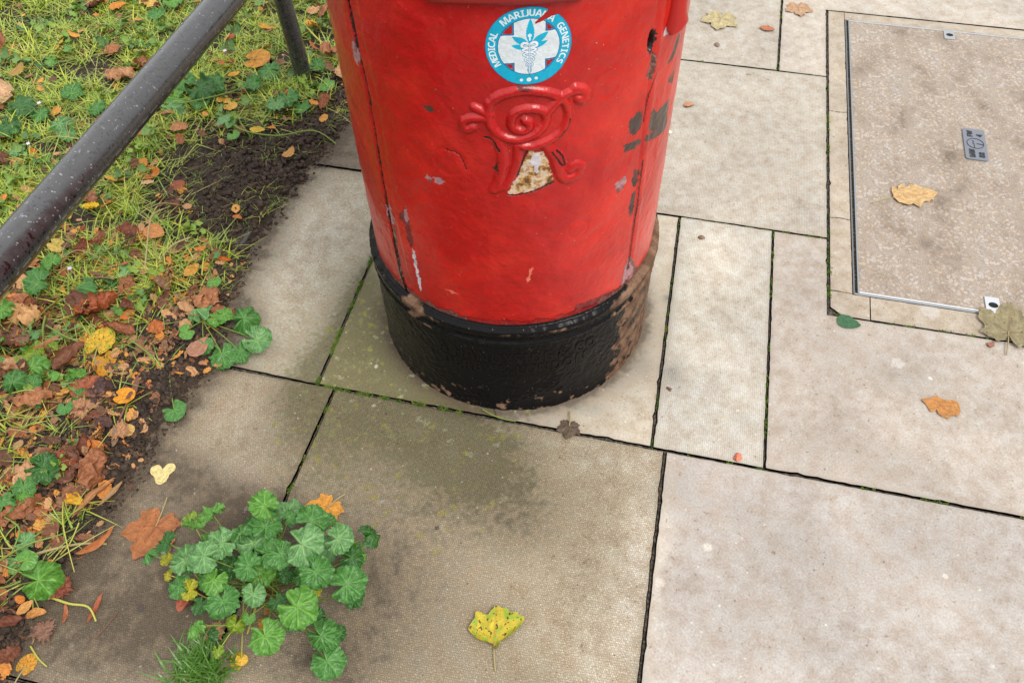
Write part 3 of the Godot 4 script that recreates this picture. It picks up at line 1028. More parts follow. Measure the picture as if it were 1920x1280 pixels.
	# specks of grit, husks and tiny chips
	for k in 420:
		var i := rng.randi_range(2, w - 4)
		var j := rng.randi_range(2, h - 4)
		var col := srgb(210, 130, 100) if rng.randf() < 0.4 else (srgb(92, 18, 16) if rng.randf() < 0.7 else srgb(226, 190, 150))
		for q in rng.randi_range(1, 3):
			im.set_pixel(i + (q if k % 2 else 0), j + q / 2, col)
	return [tex(im), tex(hi)]


func foot_maps() -> Array:
	var w := 780
	var h := 250
	var n1 := nbytes(w, h, 0.25, 41, 3)
	var n2 := nbytes(w, h, 0.03, 42, 4)
	var n3 := fnoise(0.02, 43, 4)
	var d := PackedByteArray()
	d.resize(w * h * 3)
	var rg := PackedByteArray()
	rg.resize(w * h)
	for j in h:
		for i in w:
			var k := j * w + i
			var s := S0 + (i + 0.5) / w * (S1 - S0)
			var y := 0.25 - (j + 0.5) / h * 0.25
			var f1 := n1[k] / 255.0
			var f2 := n2[k] / 255.0
			var q := 0.5 + 0.5 * n3.get_noise_2d(i, j * 1.3)
			var r := 0.004 + 0.005 * f1
			var g := 0.004 + 0.0045 * f1
			var b := 0.0047 + 0.0045 * f1
			var rough := 0.12 + 0.22 * f2
			# worn to rusty iron on the right, on the upper rib and along the ground
			var worn := 0.95 * sstep(0.17, 0.31, s - 0.10 * (y - 0.1)) + 0.46 * exp(-pow((y - 0.217) / 0.009, 2.0)) + 0.34 * exp(-pow((y - 0.192) / 0.005, 2.0)) + 0.16 * exp(-y / 0.012) + 0.34 * exp(-pow((s + 0.115) / 0.025, 2.0)) * sstep(0.08, 0.14, y)
			worn += 0.22 * exp(-pow((s + 0.13) / 0.05, 2.0)) * sstep(0.18, 0.21, y)
			var t := clampf((worn * (0.12 + 1.2 * q + 0.7 * (f2 - 0.5)) - 0.40) * 9.0, 0.0, 1.0)
			t = maxf(t, clampf((f2 - 0.74 + 0.16 * exp(-maxf(y - 0.004, 0.0) / 0.022)) * 9.0 - 0.6, 0.0, 1.0) * sstep(0.07, 0.03, y))
			var rust := Color(0.12, 0.066, 0.040).lerp(Color(0.25, 0.155, 0.10), clampf(f2 * 1.8 - 0.7, 0.0, 1.0)).lerp(Color(0.06, 0.035, 0.028), clampf(f1 * 1.7 - 0.8, 0.0, 1.0))
			r = lerpf(r, rust.r, t)
			g = lerpf(g, rust.g, t)
			b = lerpf(b, rust.b, t)
			# splashed dust and algae, thicker on the left and low down
			var du := clampf((0.30 * sstep(-0.05, -0.24, s) + 0.2 * exp(-y / 0.03)) * (0.2 + 1.1 * f2) * (0.4 + 1.1 * f1) - 0.15, 0.0, 0.40)
			r = lerpf(r, 0.11, du)
			g = lerpf(g, 0.098, du)
			b = lerpf(b, 0.07, du)
			rough = lerpf(rough, 0.85, clampf(t + du * 1.4, 0.0, 1.0))
			if f1 > 0.86 and f2 > 0.55 - 0.2 * exp(-y / 0.06):
				r = 0.30
				g = 0.25
				b = 0.18
			d[k * 3] = byte(r)
			d[k * 3 + 1] = byte(g)
			d[k * 3 + 2] = byte(b)
			rg[k] = int(rough * 255.0)
	return [tex(Image.create_from_data(w, h, false, Image.FORMAT_RGB8, d)), tex(Image.create_from_data(w, h, false, Image.FORMAT_L8, rg))]


func foot_radius(y: float) -> float:
	var r := RP - 0.001
	r += 0.0042 * sqrt(maxf(0.0, 1.0 - pow((y - 0.2165) / 0.0105, 2.0)))
	r += 0.0034 * sqrt(maxf(0.0, 1.0 - pow((y - 0.191) / 0.0055, 2.0)))
	r += 0.0012 * exp(-y / 0.012)
	if y > 0.224:
		r -= (y - 0.224) * 1.7
	return r


func make_pillar() -> void:
	var box := base("pillar_box", PILLAR)
	tag(box, "red cast iron pillar letter box with worn black foot and round turquoise sticker", "letter box")
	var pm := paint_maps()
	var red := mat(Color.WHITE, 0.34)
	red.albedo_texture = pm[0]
	red.heightmap_enabled = true
	red.heightmap_texture = pm[1]
	red.heightmap_scale = 0.6
	red.metallic_specular = 0.42
	red.clearcoat_enabled = true
	red.clearcoat = 0.3
	red.clearcoat_roughness = 0.12
	var plain := mat(lin(0.47, 0.011, 0.009), 0.34)
	plain.clearcoat_enabled = true
	plain.clearcoat = 0.35
	plain.clearcoat_roughness = 0.22
	# body, front: a fine skin that carries every dent
	var nu := 400
	var nv := 292
	var P := PackedVector3Array()
	var U := PackedVector2Array()
	for j in nv:
		var y := Y0 + (Y1 - Y0) * j / (nv - 1)
		for i in nu:
			var s := S0 + (S1 - S0) * i / (nu - 1)
			P.append(around(s / RB, y, RB + body_bump(s, y)))
			U.append(Vector2((s - S0) / (S1 - S0), (Y1 - y) / (Y1 - Y0)))
	var mb := MB.new()
	mb.grid(nu, nv, P, U)
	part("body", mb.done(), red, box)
	# the back and what rises above
	mb = MB.new()
	P = PackedVector3Array()
	U = PackedVector2Array()
	for j in 2:
		for i in 60:
			P.append(around((S1 + (TAU * RB - (S1 - S0)) * i / 59.0) / RB, [Y0, Y1][j], RB))
			U.append(Vector2(i, j))
	mb.grid(60, 2, P, U)
	var lathe := func(into: MB, prof: Array) -> void:
		var p := PackedVector3Array()
		var u := PackedVector2Array()
		for q in prof:
			for i in 97:
				p.append(around(TAU * i / 96.0, q[1], q[0]))
				u.append(Vector2(i, q[1]))
		into.grid(97, prof.size(), p, u)
	lathe.call(mb, [[RB, Y1], [RB, 1.28]])
	part("body_upper", mb.done(), plain, box)
	mb = MB.new()
	var prof := [[RB, 1.28], [0.262, 1.29], [0.272, 1.305], [0.272, 1.33], [0.262, 1.345], [0.285, 1.36], [0.292, 1.375], [0.292, 1.40], [0.28, 1.412], [0.255, 1.43]]
	for k in 10:
		prof.append([0.255 * cos(k / 9.0 * PI / 2.0), 1.43 + 0.075 * sin(k / 9.0 * PI / 2.0)])
	lathe.call(mb, prof)
	part("cap", mb.done(), plain, box)
	# black foot
	var fm := foot_maps()
	var black := mat(Color.WHITE, 1.0)
	black.albedo_texture = fm[0]
	black.metallic_specular = 0.24
	black.roughness_texture = fm[1]
	black.roughness_texture_channel = BaseMaterial3D.TEXTURE_CHANNEL_RED
	nu = 400
	var ys := []
	for k in 105:
		ys.append(-0.03 + 0.256 * k / 104.0)
	ys.append_array([0.228, 0.2295, 0.2302, 0.2304])
	nv = ys.size()
	P = PackedVector3Array()
	U = PackedVector2Array()
	for j in nv:
		var y: float = ys[j]
		var rr := foot_radius(y) if j < 105 else [0.2525, 0.2505, 0.2485, 0.245][j - 105] as float
		for i in nu:
			var s := S0 + (S1 - S0) * i / (nu - 1)
			var q := 0.0007 * lumps.get_noise_2d(s * 28.0, y * 28.0) + 0.0009 * lumps.get_noise_2d(s * 80.0, y * 80.0 + 30.0) + 0.0004 * lumps.get_noise_2d(s * 200.0, y * 200.0)
			q += 0.0016 * exp(-maxf(y, 0.0) / 0.03) * lumps.get_noise_2d(s * 45.0, y * 45.0 + 77.0)
			P.append(around(s / RB, y, rr + q))
			U.append(Vector2((s - S0) / (S1 - S0), (0.25 - y) / 0.25))
	mb = MB.new()
	mb.grid(nu, nv, P, U)
	var foot := part("foot", mb.done(), black, box, "worn black painted foot with rust showing on its right side")
	mb = MB.new()
	P = PackedVector3Array()
	U = PackedVector2Array()
	for j in nv:
		for i in 60:
			var y: float = ys[j]
			var rr := foot_radius(y) if j < 105 else [0.2525, 0.2505, 0.2485, 0.245][j - 105] as float
			P.append(around((S1 + (TAU * RB - (S1 - S0)) * i / 59.0) / RB, y, rr))
			U.append(Vector2(0.1, (0.25 - y) / 0.25))
	mb.grid(60, nv, P, U)
	part("foot_back", mb.done(), black, foot)
	# cast lettering on the foot, half lost under paint
	for row in [["A HANDYSIDE & CO", 0.060, 0.1515, 0.272], ["DERBY & LONDON", 0.056, 0.1215, 0.244]]:
		var tm := letters(row[0], 0.02)
		var arr := tm.surface_get_arrays(0)
		var vv: PackedVector3Array = arr[Mesh.ARRAY_VERTEX]
		var nn: PackedVector3Array = arr[Mesh.ARRAY_NORMAL]
		var box3 := tm.get_aabb()
		var sc: float = row[3] / box3.size.x
		for k in vv.size():
			var s: float = row[1] + (vv[k].x - box3.get_center().x) * sc
			var th := s / RB
			var y: float = row[2] + (vv[k].y - box3.get_center().y) * sc * 1.15
			var z := (vv[k].z - box3.position.z) / maxf(box3.size.z, 1e-6)
			var rr := foot_radius(y) + 0.0007 * lumps.get_noise_2d(s * 28.0, y * 28.0) - 0.004 + 0.0052 * z
			vv[k] = around(th, y, rr)
			nn[k] = Vector3(sin(th), 0, cos(th)) if nn[k].z > 0.5 else Vector3(nn[k].x * cos(th), nn[k].y, -nn[k].x * sin(th))
		arr[Mesh.ARRAY_VERTEX] = vv
		arr[Mesh.ARRAY_NORMAL] = nn
		arr[Mesh.ARRAY_TANGENT] = null
		var am := ArrayMesh.new()
		am.add_surface_from_arrays(Mesh.PRIMITIVE_TRIANGLES, arr)
		var cast := mat(lin(0.0085, 0.0075, 0.0072), 0.22)
		cast.metallic_specular = 0.24
		part("maker_lettering", am, cast, foot)
	make_cypher(box, red)
	make_sticker(box)
	# hinge lug at the right, and the plate frame whose lower edge shows at the top
	mb = MB.new()
	var lug := PackedVector3Array()
	var rad := PackedFloat32Array()
	for k in 16:
		var t := k / 15.0
		lug.append(around(0.2985 / RB, 0.668 + 0.16 * t, RB + 0.001))
		rad.append(0.0135 * sqrt(sstep(-0.02, 0.12, t)) * (1.0 + 0.35 * exp(-pow((t - 0.12) / 0.07, 2.0))))
	mb.tube(lug, rad, 20)
	part("hinge_lug", mb.done(), plain, box)
	mb = MB.new()
	P = PackedVector3Array()
	U = PackedVector2Array()
	var edge := [[0.0, 0.774], [0.0035, 0.7735], [0.008, 0.775], [0.010, 0.779], [0.010, 0.786], [0.006, 0.790], [0.004, 0.795], [0.004, 0.96], [0.010, 0.97], [0.010, 0.98], [0.0, 0.984]]
	for q in edge:
		for i in 60:
			var s: float = -0.034 + 0.178 * i / 59.0
			var m := absf(i - 29.5) / 29.5
			P.append(around(s / RB, q[1] - 0.005 * m * m, RB - 0.002 + q[0] * sqrt(maxf(0.02, 1.0 - pow(m, 14.0)))))
			U.append(Vector2(i / 59.0, q[1]))
	mb.grid(60, edge.size(), P, U, 1.0)
	var frame := mat(lin(0.30, 0.014, 0.012), 0.4)
	part("notice_plate", mb.done(), frame, box)


func letters(what: String, depth: float) -> TextMesh:
	var t := TextMesh.new()
	var f := SystemFont.new()
	f.font_names = PackedStringArray(["Droid Sans"])
	f.font_weight = 700
	t.font = f
	t.text = what
	t.font_size = 64
	t.pixel_size = 0.01
	t.curve_step = 2.0
	t.depth = depth
	return t


func make_cypher(box: Node3D, red: Material) -> void:
	var lo := Vector2(1, 1)
	var up := Vector2(-1, -1)
	var lines := []
	for c in CYPHER:
		var l := spline(pairs(c[2]), 6)
		lines.append([l, c[0], c[1]])
		for p in l:
			lo = lo.min(p)
			up = up.max(p)
	lo -= Vector2.ONE * 0.012
	up += Vector2.ONE * 0.012
	var cell := 0.00075
	var nu := int((up.x - lo.x) / cell)
	var nv := int((up.y - lo.y) / cell)
	var hh := PackedFloat32Array()
	hh.resize(nu * nv)
	for l in lines:
		var pts: PackedVector2Array = l[0]
		var wd: float = l[1]
		for k in pts.size() - 1:
			var a := pts[k]
			var b := pts[k + 1]
			for j in range(maxi(0, int((minf(a.y, b.y) - wd * 1.5 - lo.y) / cell)), mini(nv, int((maxf(a.y, b.y) + wd * 1.5 - lo.y) / cell) + 2)):
				for i in range(maxi(0, int((minf(a.x, b.x) - wd * 1.5 - lo.x) / cell)), mini(nu, int((maxf(a.x, b.x) + wd * 1.5 - lo.x) / cell) + 2)):
					var d := seg_dist(lo + Vector2(i, j) * cell, a, b) / wd
					if d < 1.4:
						var q: float = l[2] * (sqrt(1.0 - d * d * 0.86) if d < 1.0 else 0.374 * (1.4 - d) / 0.4 * (1.4 - d) / 0.4)
						hh[j * nu + i] = maxf(hh[j * nu + i], q)
	for pass_ in 4:                                                # thick paint rounds everything off
		var s := hh.duplicate()
		for j in range(1, nv - 1):
			for i in range(1, nu - 1):
				var k := j * nu + i
				hh[k] = s[k] * 0.36 + (s[k - 1] + s[k + 1] + s[k - nu] + s[k + nu]) * 0.16
	var P := PackedVector3Array()
	var U := PackedVector2Array()
	var keep := PackedByteArray()
	keep.resize((nu - 1) * (nv - 1))
	for j in nv:
		for i in nu:
			var p := lo + Vector2(i, j) * cell
			var q := hh[j * nu + i]
			P.append(around(p.x / RB, p.y, RB + body_bump(p.x, p.y) + (q + 0.00016 if q > 0.0001 else -0.0003)))
			U.append(Vector2((p.x - S0) / (S1 - S0), (Y1 - p.y) / (Y1 - Y0)))
			if i < nu - 1 and j < nv - 1:
				keep[j * (nu - 1) + i] = 1 if maxf(maxf(q, hh[j * nu + i + 1]), maxf(hh[mini(j + 1, nv - 1) * nu + i], hh[mini(j + 1, nv - 1) * nu + i + 1])) > 0.0001 else 0
	var mb := MB.new()
	mb.grid(nu, nv, P, U, 1.0, keep)
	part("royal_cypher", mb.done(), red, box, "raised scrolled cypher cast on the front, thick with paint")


func make_sticker(box: Node3D) -> void:
	var n := 560
	var im := Image.create_empty(n, n, false, Image.FORMAT_RGB8)
	var solid := PackedByteArray()
	solid.resize(n * n)
	var blue := srgb(0, 172, 208)
	var line := srgb(34, 112, 160)
	var white := srgb(222, 230, 236)
	var tear := PackedVector2Array(pairs([0.4975, 0.963, 0.4606, 0.9167, 0.3099, 0.7593, 0.1256, 0.6019, 0.1424, 0.5593, 0.2429, 0.6019, 0.3769, 0.6519, 0.4941, 0.713, 0.6114, 0.7444, 0.7203, 0.7556, 0.7956, 0.7315, 0.8961, 0.9815, 0.5611, 1.0926]))
	for j in n:
		for i in n:
			var p := Vector2((i + 0.5) / n * 2.0 - 1.0, 1.0 - (j + 0.5) / n * 2.0) * 1.02
			var r := p.length()
			var ok := r < 1.0 + 0.006 * patchn.get_noise_2d(p.x * 6.0, p.y * 6.0)
			var c := white
			if r > 0.985:
				c = line
			elif r > 0.725:
				c = blue
			elif r > 0.705:
				c = line
			else:
				var q := p - Vector2(0.02, -0.015 + 0.06 * p.x)
				var a := minf(absf(q.x), absf(q.y))
				if a > 0.395 and r < 0.69:
					ok = false
				elif a > 0.355:
					c = line
			var g := 0.96 + 0.05 * patchn.get_noise_2d(p.x * 9.0, p.y * 20.0)
			im.set_pixel(i, j, Color(c.r * g, c.g * g, c.b * g))
			var pt := p + Vector2(patchn.get_noise_2d(p.x * 14.0, p.y * 14.0), 0) * 0.02
			solid[j * n + i] = 1 if ok and not Geometry2D.is_point_in_polygon(pt, tear) else 0
	var to_px := func(p: Vector2) -> Vector2: return Vector2((p.x / 1.02 + 1.0) * 0.5 * n, (1.0 - p.y / 1.02) * 0.5 * n)
	var dab := func(p: Vector2, rad: float, c: Color) -> void:
		var q: Vector2 = to_px.call(p)
		var rp := rad * n / 2.04
		for j in range(int(q.y - rp), int(q.y + rp) + 2):
			for i in range(int(q.x - rp), int(q.x + rp) + 2):
				if i >= 0 and j >= 0 and i < n and j < n and Vector2(i + 0.5, j + 0.5).distance_to(q) <= rp:
					im.set_pixel(i, j, c)
	var stroke := func(pts: PackedVector2Array, rad: float, c: Color) -> void:
		for k in pts.size() - 1:
			var st := maxi(1, int(pts[k].distance_to(pts[k + 1]) / (rad * 0.4)))
			for q in st + 1:
				dab.call(pts[k].lerp(pts[k + 1], float(q) / st), rad, c)
	# the leaf: five toothed fingers
	for f in [[0.0251, 0.1019, 0.0335, 0.6889, 0.085], [-0.0335, 0.0741, -0.3735, 0.2741, 0.075], [0.0838, 0.0741, 0.4305, 0.337, 0.075], [-0.1089, -0.0185, -0.3853, 0.0481, 0.05], [0.1256, -0.0185, 0.4188, 0.1204, 0.05]]:
		var a := Vector2(f[0], f[1])
		var b := Vector2(f[2], f[3])
		for k in 120:
			var t := k / 119.0
			var wd: float = f[4] * pow(sin(PI * pow(t, 0.8)), 0.9) * (0.86 + 0.22 * fposmod(t * 9.0, 1.0)) + 0.004
			var nn := (b - a).normalized().orthogonal()
			stroke.call(PackedVector2Array([a.lerp(b, t) - nn * wd, a.lerp(b, t) + nn * wd]), 0.007, blue)
	# the staff with two snakes twined round it
	var cx := 0.01
	for pass_ in 2:
		for side in [-1.0, 1.0]:
			var pts := PackedVector2Array()
			for k in 140:
				var t := k / 139.0
				var y := 0.02 - 0.72 * t
				var ph := PI * (0.5 + 5.6 * pow(t, 0.85))
				pts.append(Vector2(cx + side * (0.165 * pow(1.0 - t, 0.9) + 0.012) * sin(ph), y))
			var head := spline([Vector2(cx + side * 0.165, 0.02), Vector2(cx + side * 0.175, 0.07), Vector2(cx + side * 0.13, 0.11), Vector2(cx + side * 0.06, 0.10), Vector2(cx + side * 0.015, 0.07)], 8)
			stroke.call(head, 0.042 if pass_ == 0 else 0.032, line if pass_ == 0 else white)
			for k in pts.size() - 1:
				var rd := 0.036 * (1.0 - 0.62 * k / 139.0)
				stroke.call(PackedVector2Array([pts[k], pts[k + 1]]), rd if pass_ == 0 else rd - 0.011, line if pass_ == 0 else white)
	stroke.call(PackedVector2Array([Vector2(cx, 0.10), Vector2(cx, -0.70)]), 0.016, line)
	stroke.call(PackedVector2Array([Vector2(cx, 0.10), Vector2(cx, -0.68)]), 0.009, white)
	stroke.call(PackedVector2Array([Vector2(cx + 0.01, 0.29), Vector2(cx + 0.01, 0.18)]), 0.018, white)
	dab.call(Vector2(cx + 0.01, 0.29), 0.046, white)
	for q in [[-0.18, -0.865, 0.04], [0.0, -0.866, 0.057], [0.17, -0.836, 0.04]]:
		dab.call(Vector2(q[0], q[1]), q[2], srgb(225, 230, 235))
	# words round the ring
	for wd in [["MEDICAL", 209.0, 158.0], ["MARIJUANA", 131.0, 52.0], ["GENETICS", 33.0, -31.0]]:
		var txt: String = wd[0]
		var whole := 0.0
		var tms := []
		for ch in txt:
			var t := letters(ch, 0.0)
			tms.append(t)
			whole += t.get_aabb().size.x + 0.035
		var run := 0.0
		for t in tms:
			var ab: AABB = t.get_aabb()
			var at := (run + ab.size.x * 0.5 + 0.0175) / whole
			run += ab.size.x + 0.035
			var ang := deg_to_rad(lerpf(wd[1] + 5.0, wd[2] - 5.0, at))
			var arr: Array = t.surface_get_arrays(0)
			var vv: PackedVector3Array = arr[Mesh.ARRAY_VERTEX]
			var ii: PackedInt32Array = arr[Mesh.ARRAY_INDEX]
			var sc := 0.175 / 0.455
			for k in range(0, ii.size(), 3):
				var tri := []
				for q in 3:
					var p := vv[ii[k + q]]
					var lx := (p.x - ab.get_center().x) * sc
					var ly := (p.y - ab.position.y) / maxf(ab.size.y, 0.3) * 0.165 + 0.772
					var rad := Vector2(cos(ang), sin(ang))
					tri.append(to_px.call(rad * ly + Vector2(sin(ang), -cos(ang)) * lx))
				var mn: Vector2 = tri[0].min(tri[1]).min(tri[2])
				var mx: Vector2 = tri[0].max(tri[1]).max(tri[2])
				for j in range(int(mn.y), int(mx.y) + 1):
					for i in range(int(mn.x), int(mx.x) + 1):
						if i >= 0 and j >= 0 and i < n and j < n and Geometry2D.point_is_inside_triangle(Vector2(i + 0.5, j + 0.5), tri[0], tri[1], tri[2]):
							im.set_pixel(i, j, srgb(222, 229, 234))
	var m := 220
	var P := PackedVector3Array()
	var U := PackedVector2Array()
	var keep := PackedByteArray()
	keep.resize((m - 1) * (m - 1))
	for j in m:
		for i in m:
			var a := i / (m - 1.0)
			var b := j / (m - 1.0)
			var s := 0.0815 + (a * 2.0 - 1.0) * 0.0497 * 1.02
			var y := 0.7203 + (b * 2.0 - 1.0) * 0.0487 * 1.02
			P.append(around(s / RB, y, RB + body_bump(s, y) + 0.0004 + 0.00008 * lumps.get_noise_2d(s * 300.0, y * 120.0)))
			U.append(Vector2(a, 1.0 - b))
			if i < m - 1 and j < m - 1:
				keep[j * (m - 1) + i] = solid[clampi(int((1.0 - (j + 0.5) / (m - 1.0)) * n), 0, n - 1) * n + clampi(int((i + 0.5) / (m - 1.0) * n), 0, n - 1)]
	var mb := MB.new()
	mb.grid(m, m, P, U, 1.0, keep)
	var sm := mat(Color.WHITE, 0.3)
	sm.albedo_texture = tex(im)
	part("sticker", mb.done(), sm, box, "round turquoise and white sticker, torn at its upper right")


# ------------------------------------------------------------------ inspection cover
func strip(x0: float, z0: float, x1: float, z1: float, y0: float, y1: float) -> BoxMesh:
	var b := BoxMesh.new()
	b.size = Vector3(x1 - x0, y1 - y0, z1 - z0)
	return b


func put(called: String, o: Node3D, m: Material, x0: float, z0: float, x1: float, z1: float, y0: float, y1: float) -> MeshInstance3D:
	var p := part(called, strip(x0, z0, x1, z1, y0, y1), m, o)
	p.position = Vector3((x0 + x1) / 2, (y0 + y1) / 2, (z0 + z1) / 2) - o.position
	return p


func aggregate_maps() -> Array:
	var s := 640
	var a := fnoise(0.045, 51, 1, FastNoiseLite.TYPE_CELLULAR)
	a.cellular_return_type = FastNoiseLite.RETURN_CELL_VALUE
	var b := fnoise(0.045, 51, 1, FastNoiseLite.TYPE_CELLULAR)
	b.cellular_return_type = FastNoiseLite.RETURN_DISTANCE
	var a2 := fnoise(0.11, 52, 1, FastNoiseLite.TYPE_CELLULAR)
	a2.cellular_return_type = FastNoiseLite.RETURN_CELL_VALUE
	var b2 := fnoise(0.11, 52, 1, FastNoiseLite.TYPE_CELLULAR)
	b2.cellular_return_type = FastNoiseLite.RETURN_DISTANCE
	for q in [a, b, a2, b2]:
		q.cellular_jitter = 1.0
		q.domain_warp_enabled = true
		q.domain_warp_amplitude = 6.0
		q.domain_warp_frequency = 0.04
	var imgs := []
	for q in [a, b, a2, b2, fnoise(0.3, 53, 2), fnoise(0.012, 54, 4)]:
		imgs.append(q.get_seamless_image(s, s).get_data())
	var d := PackedByteArray()
	d.resize(s * s * 3)
	var hb := PackedByteArray()
	hb.resize(s * s)
	var pal := [Color(0.46, 0.40, 0.34), Color(0.33, 0.34, 0.37), Color(0.34, 0.25, 0.18), Color(0.47, 0.44, 0.41), Color(0.27, 0.22, 0.18), Color(0.38, 0.37, 0.38)]
	for k in s * s:
		var f: float = imgs[4][k] / 255.0
		var g: float = imgs[5][k] / 255.0
		var c := Color(0.285, 0.245, 0.20) * (0.58 + 0.5 * f + 0.34 * g)
		var hh := 0.35 + 0.25 * f
		for q in 2:
			var val: int = imgs[q * 2][k]
			var dist: float = imgs[q * 2 + 1][k] / 255.0
			if val % 7 < [3, 3][q] and dist < [0.50, 0.55][q]:
				var st: Color = pal[(val / 7) % 6]
				var al := sstep([0.50, 0.55][q], [0.40, 0.42][q], dist) * (0.5 if q == 1 else 0.6)
				c = c.lerp(st * (0.82 + 0.36 * f), al)
				hh = lerpf(hh, 0.75 + 0.1 * f, al)
		d[k * 3] = byte(c.r)
		d[k * 3 + 1] = byte(c.g)
		d[k * 3 + 2] = byte(c.b)
		hb[k] = int(clampf(hh, 0, 1) * 255.0)
	return [tex(Image.create_from_data(s, s, false, Image.FORMAT_RGB8, d)), tex(Image.create_from_data(s, s, false, Image.FORMAT_L8, hb))]


func make_cover() -> void:
	var o := base("inspection_cover", Vector3(0.677, 0, -1.739))
	tag(o, "rectangular concrete-filled metal inspection cover set in the pavement right of the letter box", "manhole cover")
	var steel := mat(lin(0.42, 0.43, 0.43), 0.38, 0.85)
	var dull := mat(lin(0.16, 0.165, 0.17), 0.55, 0.6)
	var bright := mat(lin(0.62, 0.63, 0.64), 0.28, 0.9)
	var worn := mat(lin(0.30, 0.31, 0.31), 0.4, 0.8)
	var dirt := mat(lin(0.03, 0.026, 0.022), 0.95)
	var x0 := 0.3935
	var x1 := 0.9605
	var z0 := -2.2585
	var z1 := -1.2195
	# seat: the dirty bottom of the gap, then the fixed frame's upright edges
	put("seat", o, dirt, x0, z0, x1, z1, -0.03, -0.012)
	for q in [[x0, z0, x0 + 0.003, z1], [x1 - 0.003, z0, x1, z1], [x0 + 0.003, z0, x1 - 0.003, z0 + 0.003], [x0 + 0.003, z1 - 0.003, x1 - 0.003, z1]]:
		put("frame_edge", o, dull if q[3] - q[1] > 0.1 else steel, q[0], q[1], q[2], q[3], -0.02, 0.0012)
	var gx := 0.0055
	var gz := 0.0012
	for q in [[x0 + 0.003 + gx, z0 + 0.003 + gz, x0 + 0.0062 + gx, z1 - 0.003 - gz], [x1 - 0.0062 - gx, z0 + 0.003 + gz, x1 - 0.003 - gx, z1 - 0.003 - gz]]:
		put("tray_edge", o, worn, q[0], q[1], q[2], q[3], -0.02, 0.0018)
	for q in [[x0 + 0.0062 + gx, z0 + 0.003 + gz, x1 - 0.0062 - gx, z0 + 0.0062 + gz], [x0 + 0.0062 + gx, z1 - 0.0078 - gz, x1 - 0.0062 - gx, z1 - 0.003 - gz]]:
		put("tray_edge", o, bright, q[0], q[1], q[2], q[3], -0.02, 0.0016)
	var ag := aggregate_maps()
	var am := mat(Color.WHITE, 0.8)
	am.albedo_texture = ag[0]
	am.heightmap_enabled = true
	am.heightmap_texture = ag[1]
	am.heightmap_scale = 0.2
	am.detail_enabled = true
	am.detail_uv_layer = BaseMaterial3D.DETAIL_UV_2
	am.detail_blend_mode = BaseMaterial3D.BLEND_MODE_MUL
	var st := NoiseTexture2D.new()
	st.width = 384
	st.height = 512
	st.noise = fnoise(0.011, 56, 5)
	var ramp := Gradient.new()
	ramp.offsets = PackedFloat32Array([0.0, 0.3, 0.6, 1.0])
	ramp.colors = PackedColorArray([Color(0.72, 0.68, 0.64), Color(0.93, 0.9, 0.87), Color(1.0, 0.98, 0.96), Color(1.0, 1.0, 1.0)])
	st.color_ramp = ramp
	am.detail_albedo = st
	var mb := MB.new()
	var nu := 60
	var nv := 110
	var P := PackedVector3Array()
	var U := PackedVector2Array()
	var U2 := PackedVector2Array()
	for j in nv:
		for i in nu:
			var u := i / (nu - 1.0)
			var v := j / (nv - 1.0)
			var x := lerpf(x0 + 0.0062 + gx, x1 - 0.0062 - gx, u)
			var z := lerpf(z0 + 0.0062 + gz, z1 - 0.0078 - gz, v)
			P.append(Vector3(x, 0.0002 + 0.0007 * lumps.get_noise_2d(x * 20.0, z * 20.0) + 0.0006 * lumps.get_noise_2d(x * 90.0, z * 90.0), z) - o.position)
			U.append(Vector2(x, z) / 0.21)
			U2.append(Vector2(u, v))
	mb.grid(nu, nv, P, U, -1.0)
	mb.uv2 = U2
	part("concrete_infill", mb.done(), am, o)
	# lifting-key sockets and the maker's plate
	for q in [[0.6635, -2.232, 0], [0.658, -1.246, 1]]:
		var plate := put("key_plate", o, bright if q[2] else steel, q[0] - 0.0135, q[1] - 0.021, q[0] + 0.0135, q[1] + 0.021, -0.006, 0.0026)
		var hole := MB.new()
		var fan := 20
		for k in fan:
			var a := TAU * k / fan
			var b := TAU * (k + 1) / fan
			hole.tri(Vector3.ZERO, Vector3(cos(a) * 0.0092, 0, sin(a) * 0.0072), Vector3(cos(b) * 0.0092, 0, sin(b) * 0.0072), Vector3.UP)
		var hm := part("key_hole", hole.done(), mat(lin(0.004, 0.004, 0.004), 0.9), plate)
		hm.position = Vector3(0.001, 0.0044, 0.0)
	var ang := -0.02
	var c := Vector3(0.6790, 0.0035, -1.760)
	var badge := CSGPolygon3D.new()
	badge.name = "maker_plate"
	var pl := PackedVector2Array()
	for k in 4:
		var cc: Vector2 = [Vector2(0.0185, 0.052), Vector2(-0.0185, 0.052), Vector2(-0.0185, -0.052), Vector2(0.0185, -0.052)][k]
		for t in 5:
			pl.append(cc + Vector2(cos(PI / 2 * k + PI / 8 * t), sin(PI / 2 * k + PI / 8 * t)) * 0.006)
	badge.polygon = pl
	badge.depth = 0.004
	badge.material = mat(lin(0.17, 0.185, 0.22), 0.45, 0.3)
	badge.rotation = Vector3(PI / 2, 0, 0)
	badge.rotate_y(ang)
	badge.position = c - o.position - Vector3(0, 0.004, 0)
	o.add_child(badge)
	badge.set_meta("label", "small blue-grey maker's plate with stamped letters and a circle")
	var ink := mat(lin(0.02, 0.02, 0.024), 0.6)
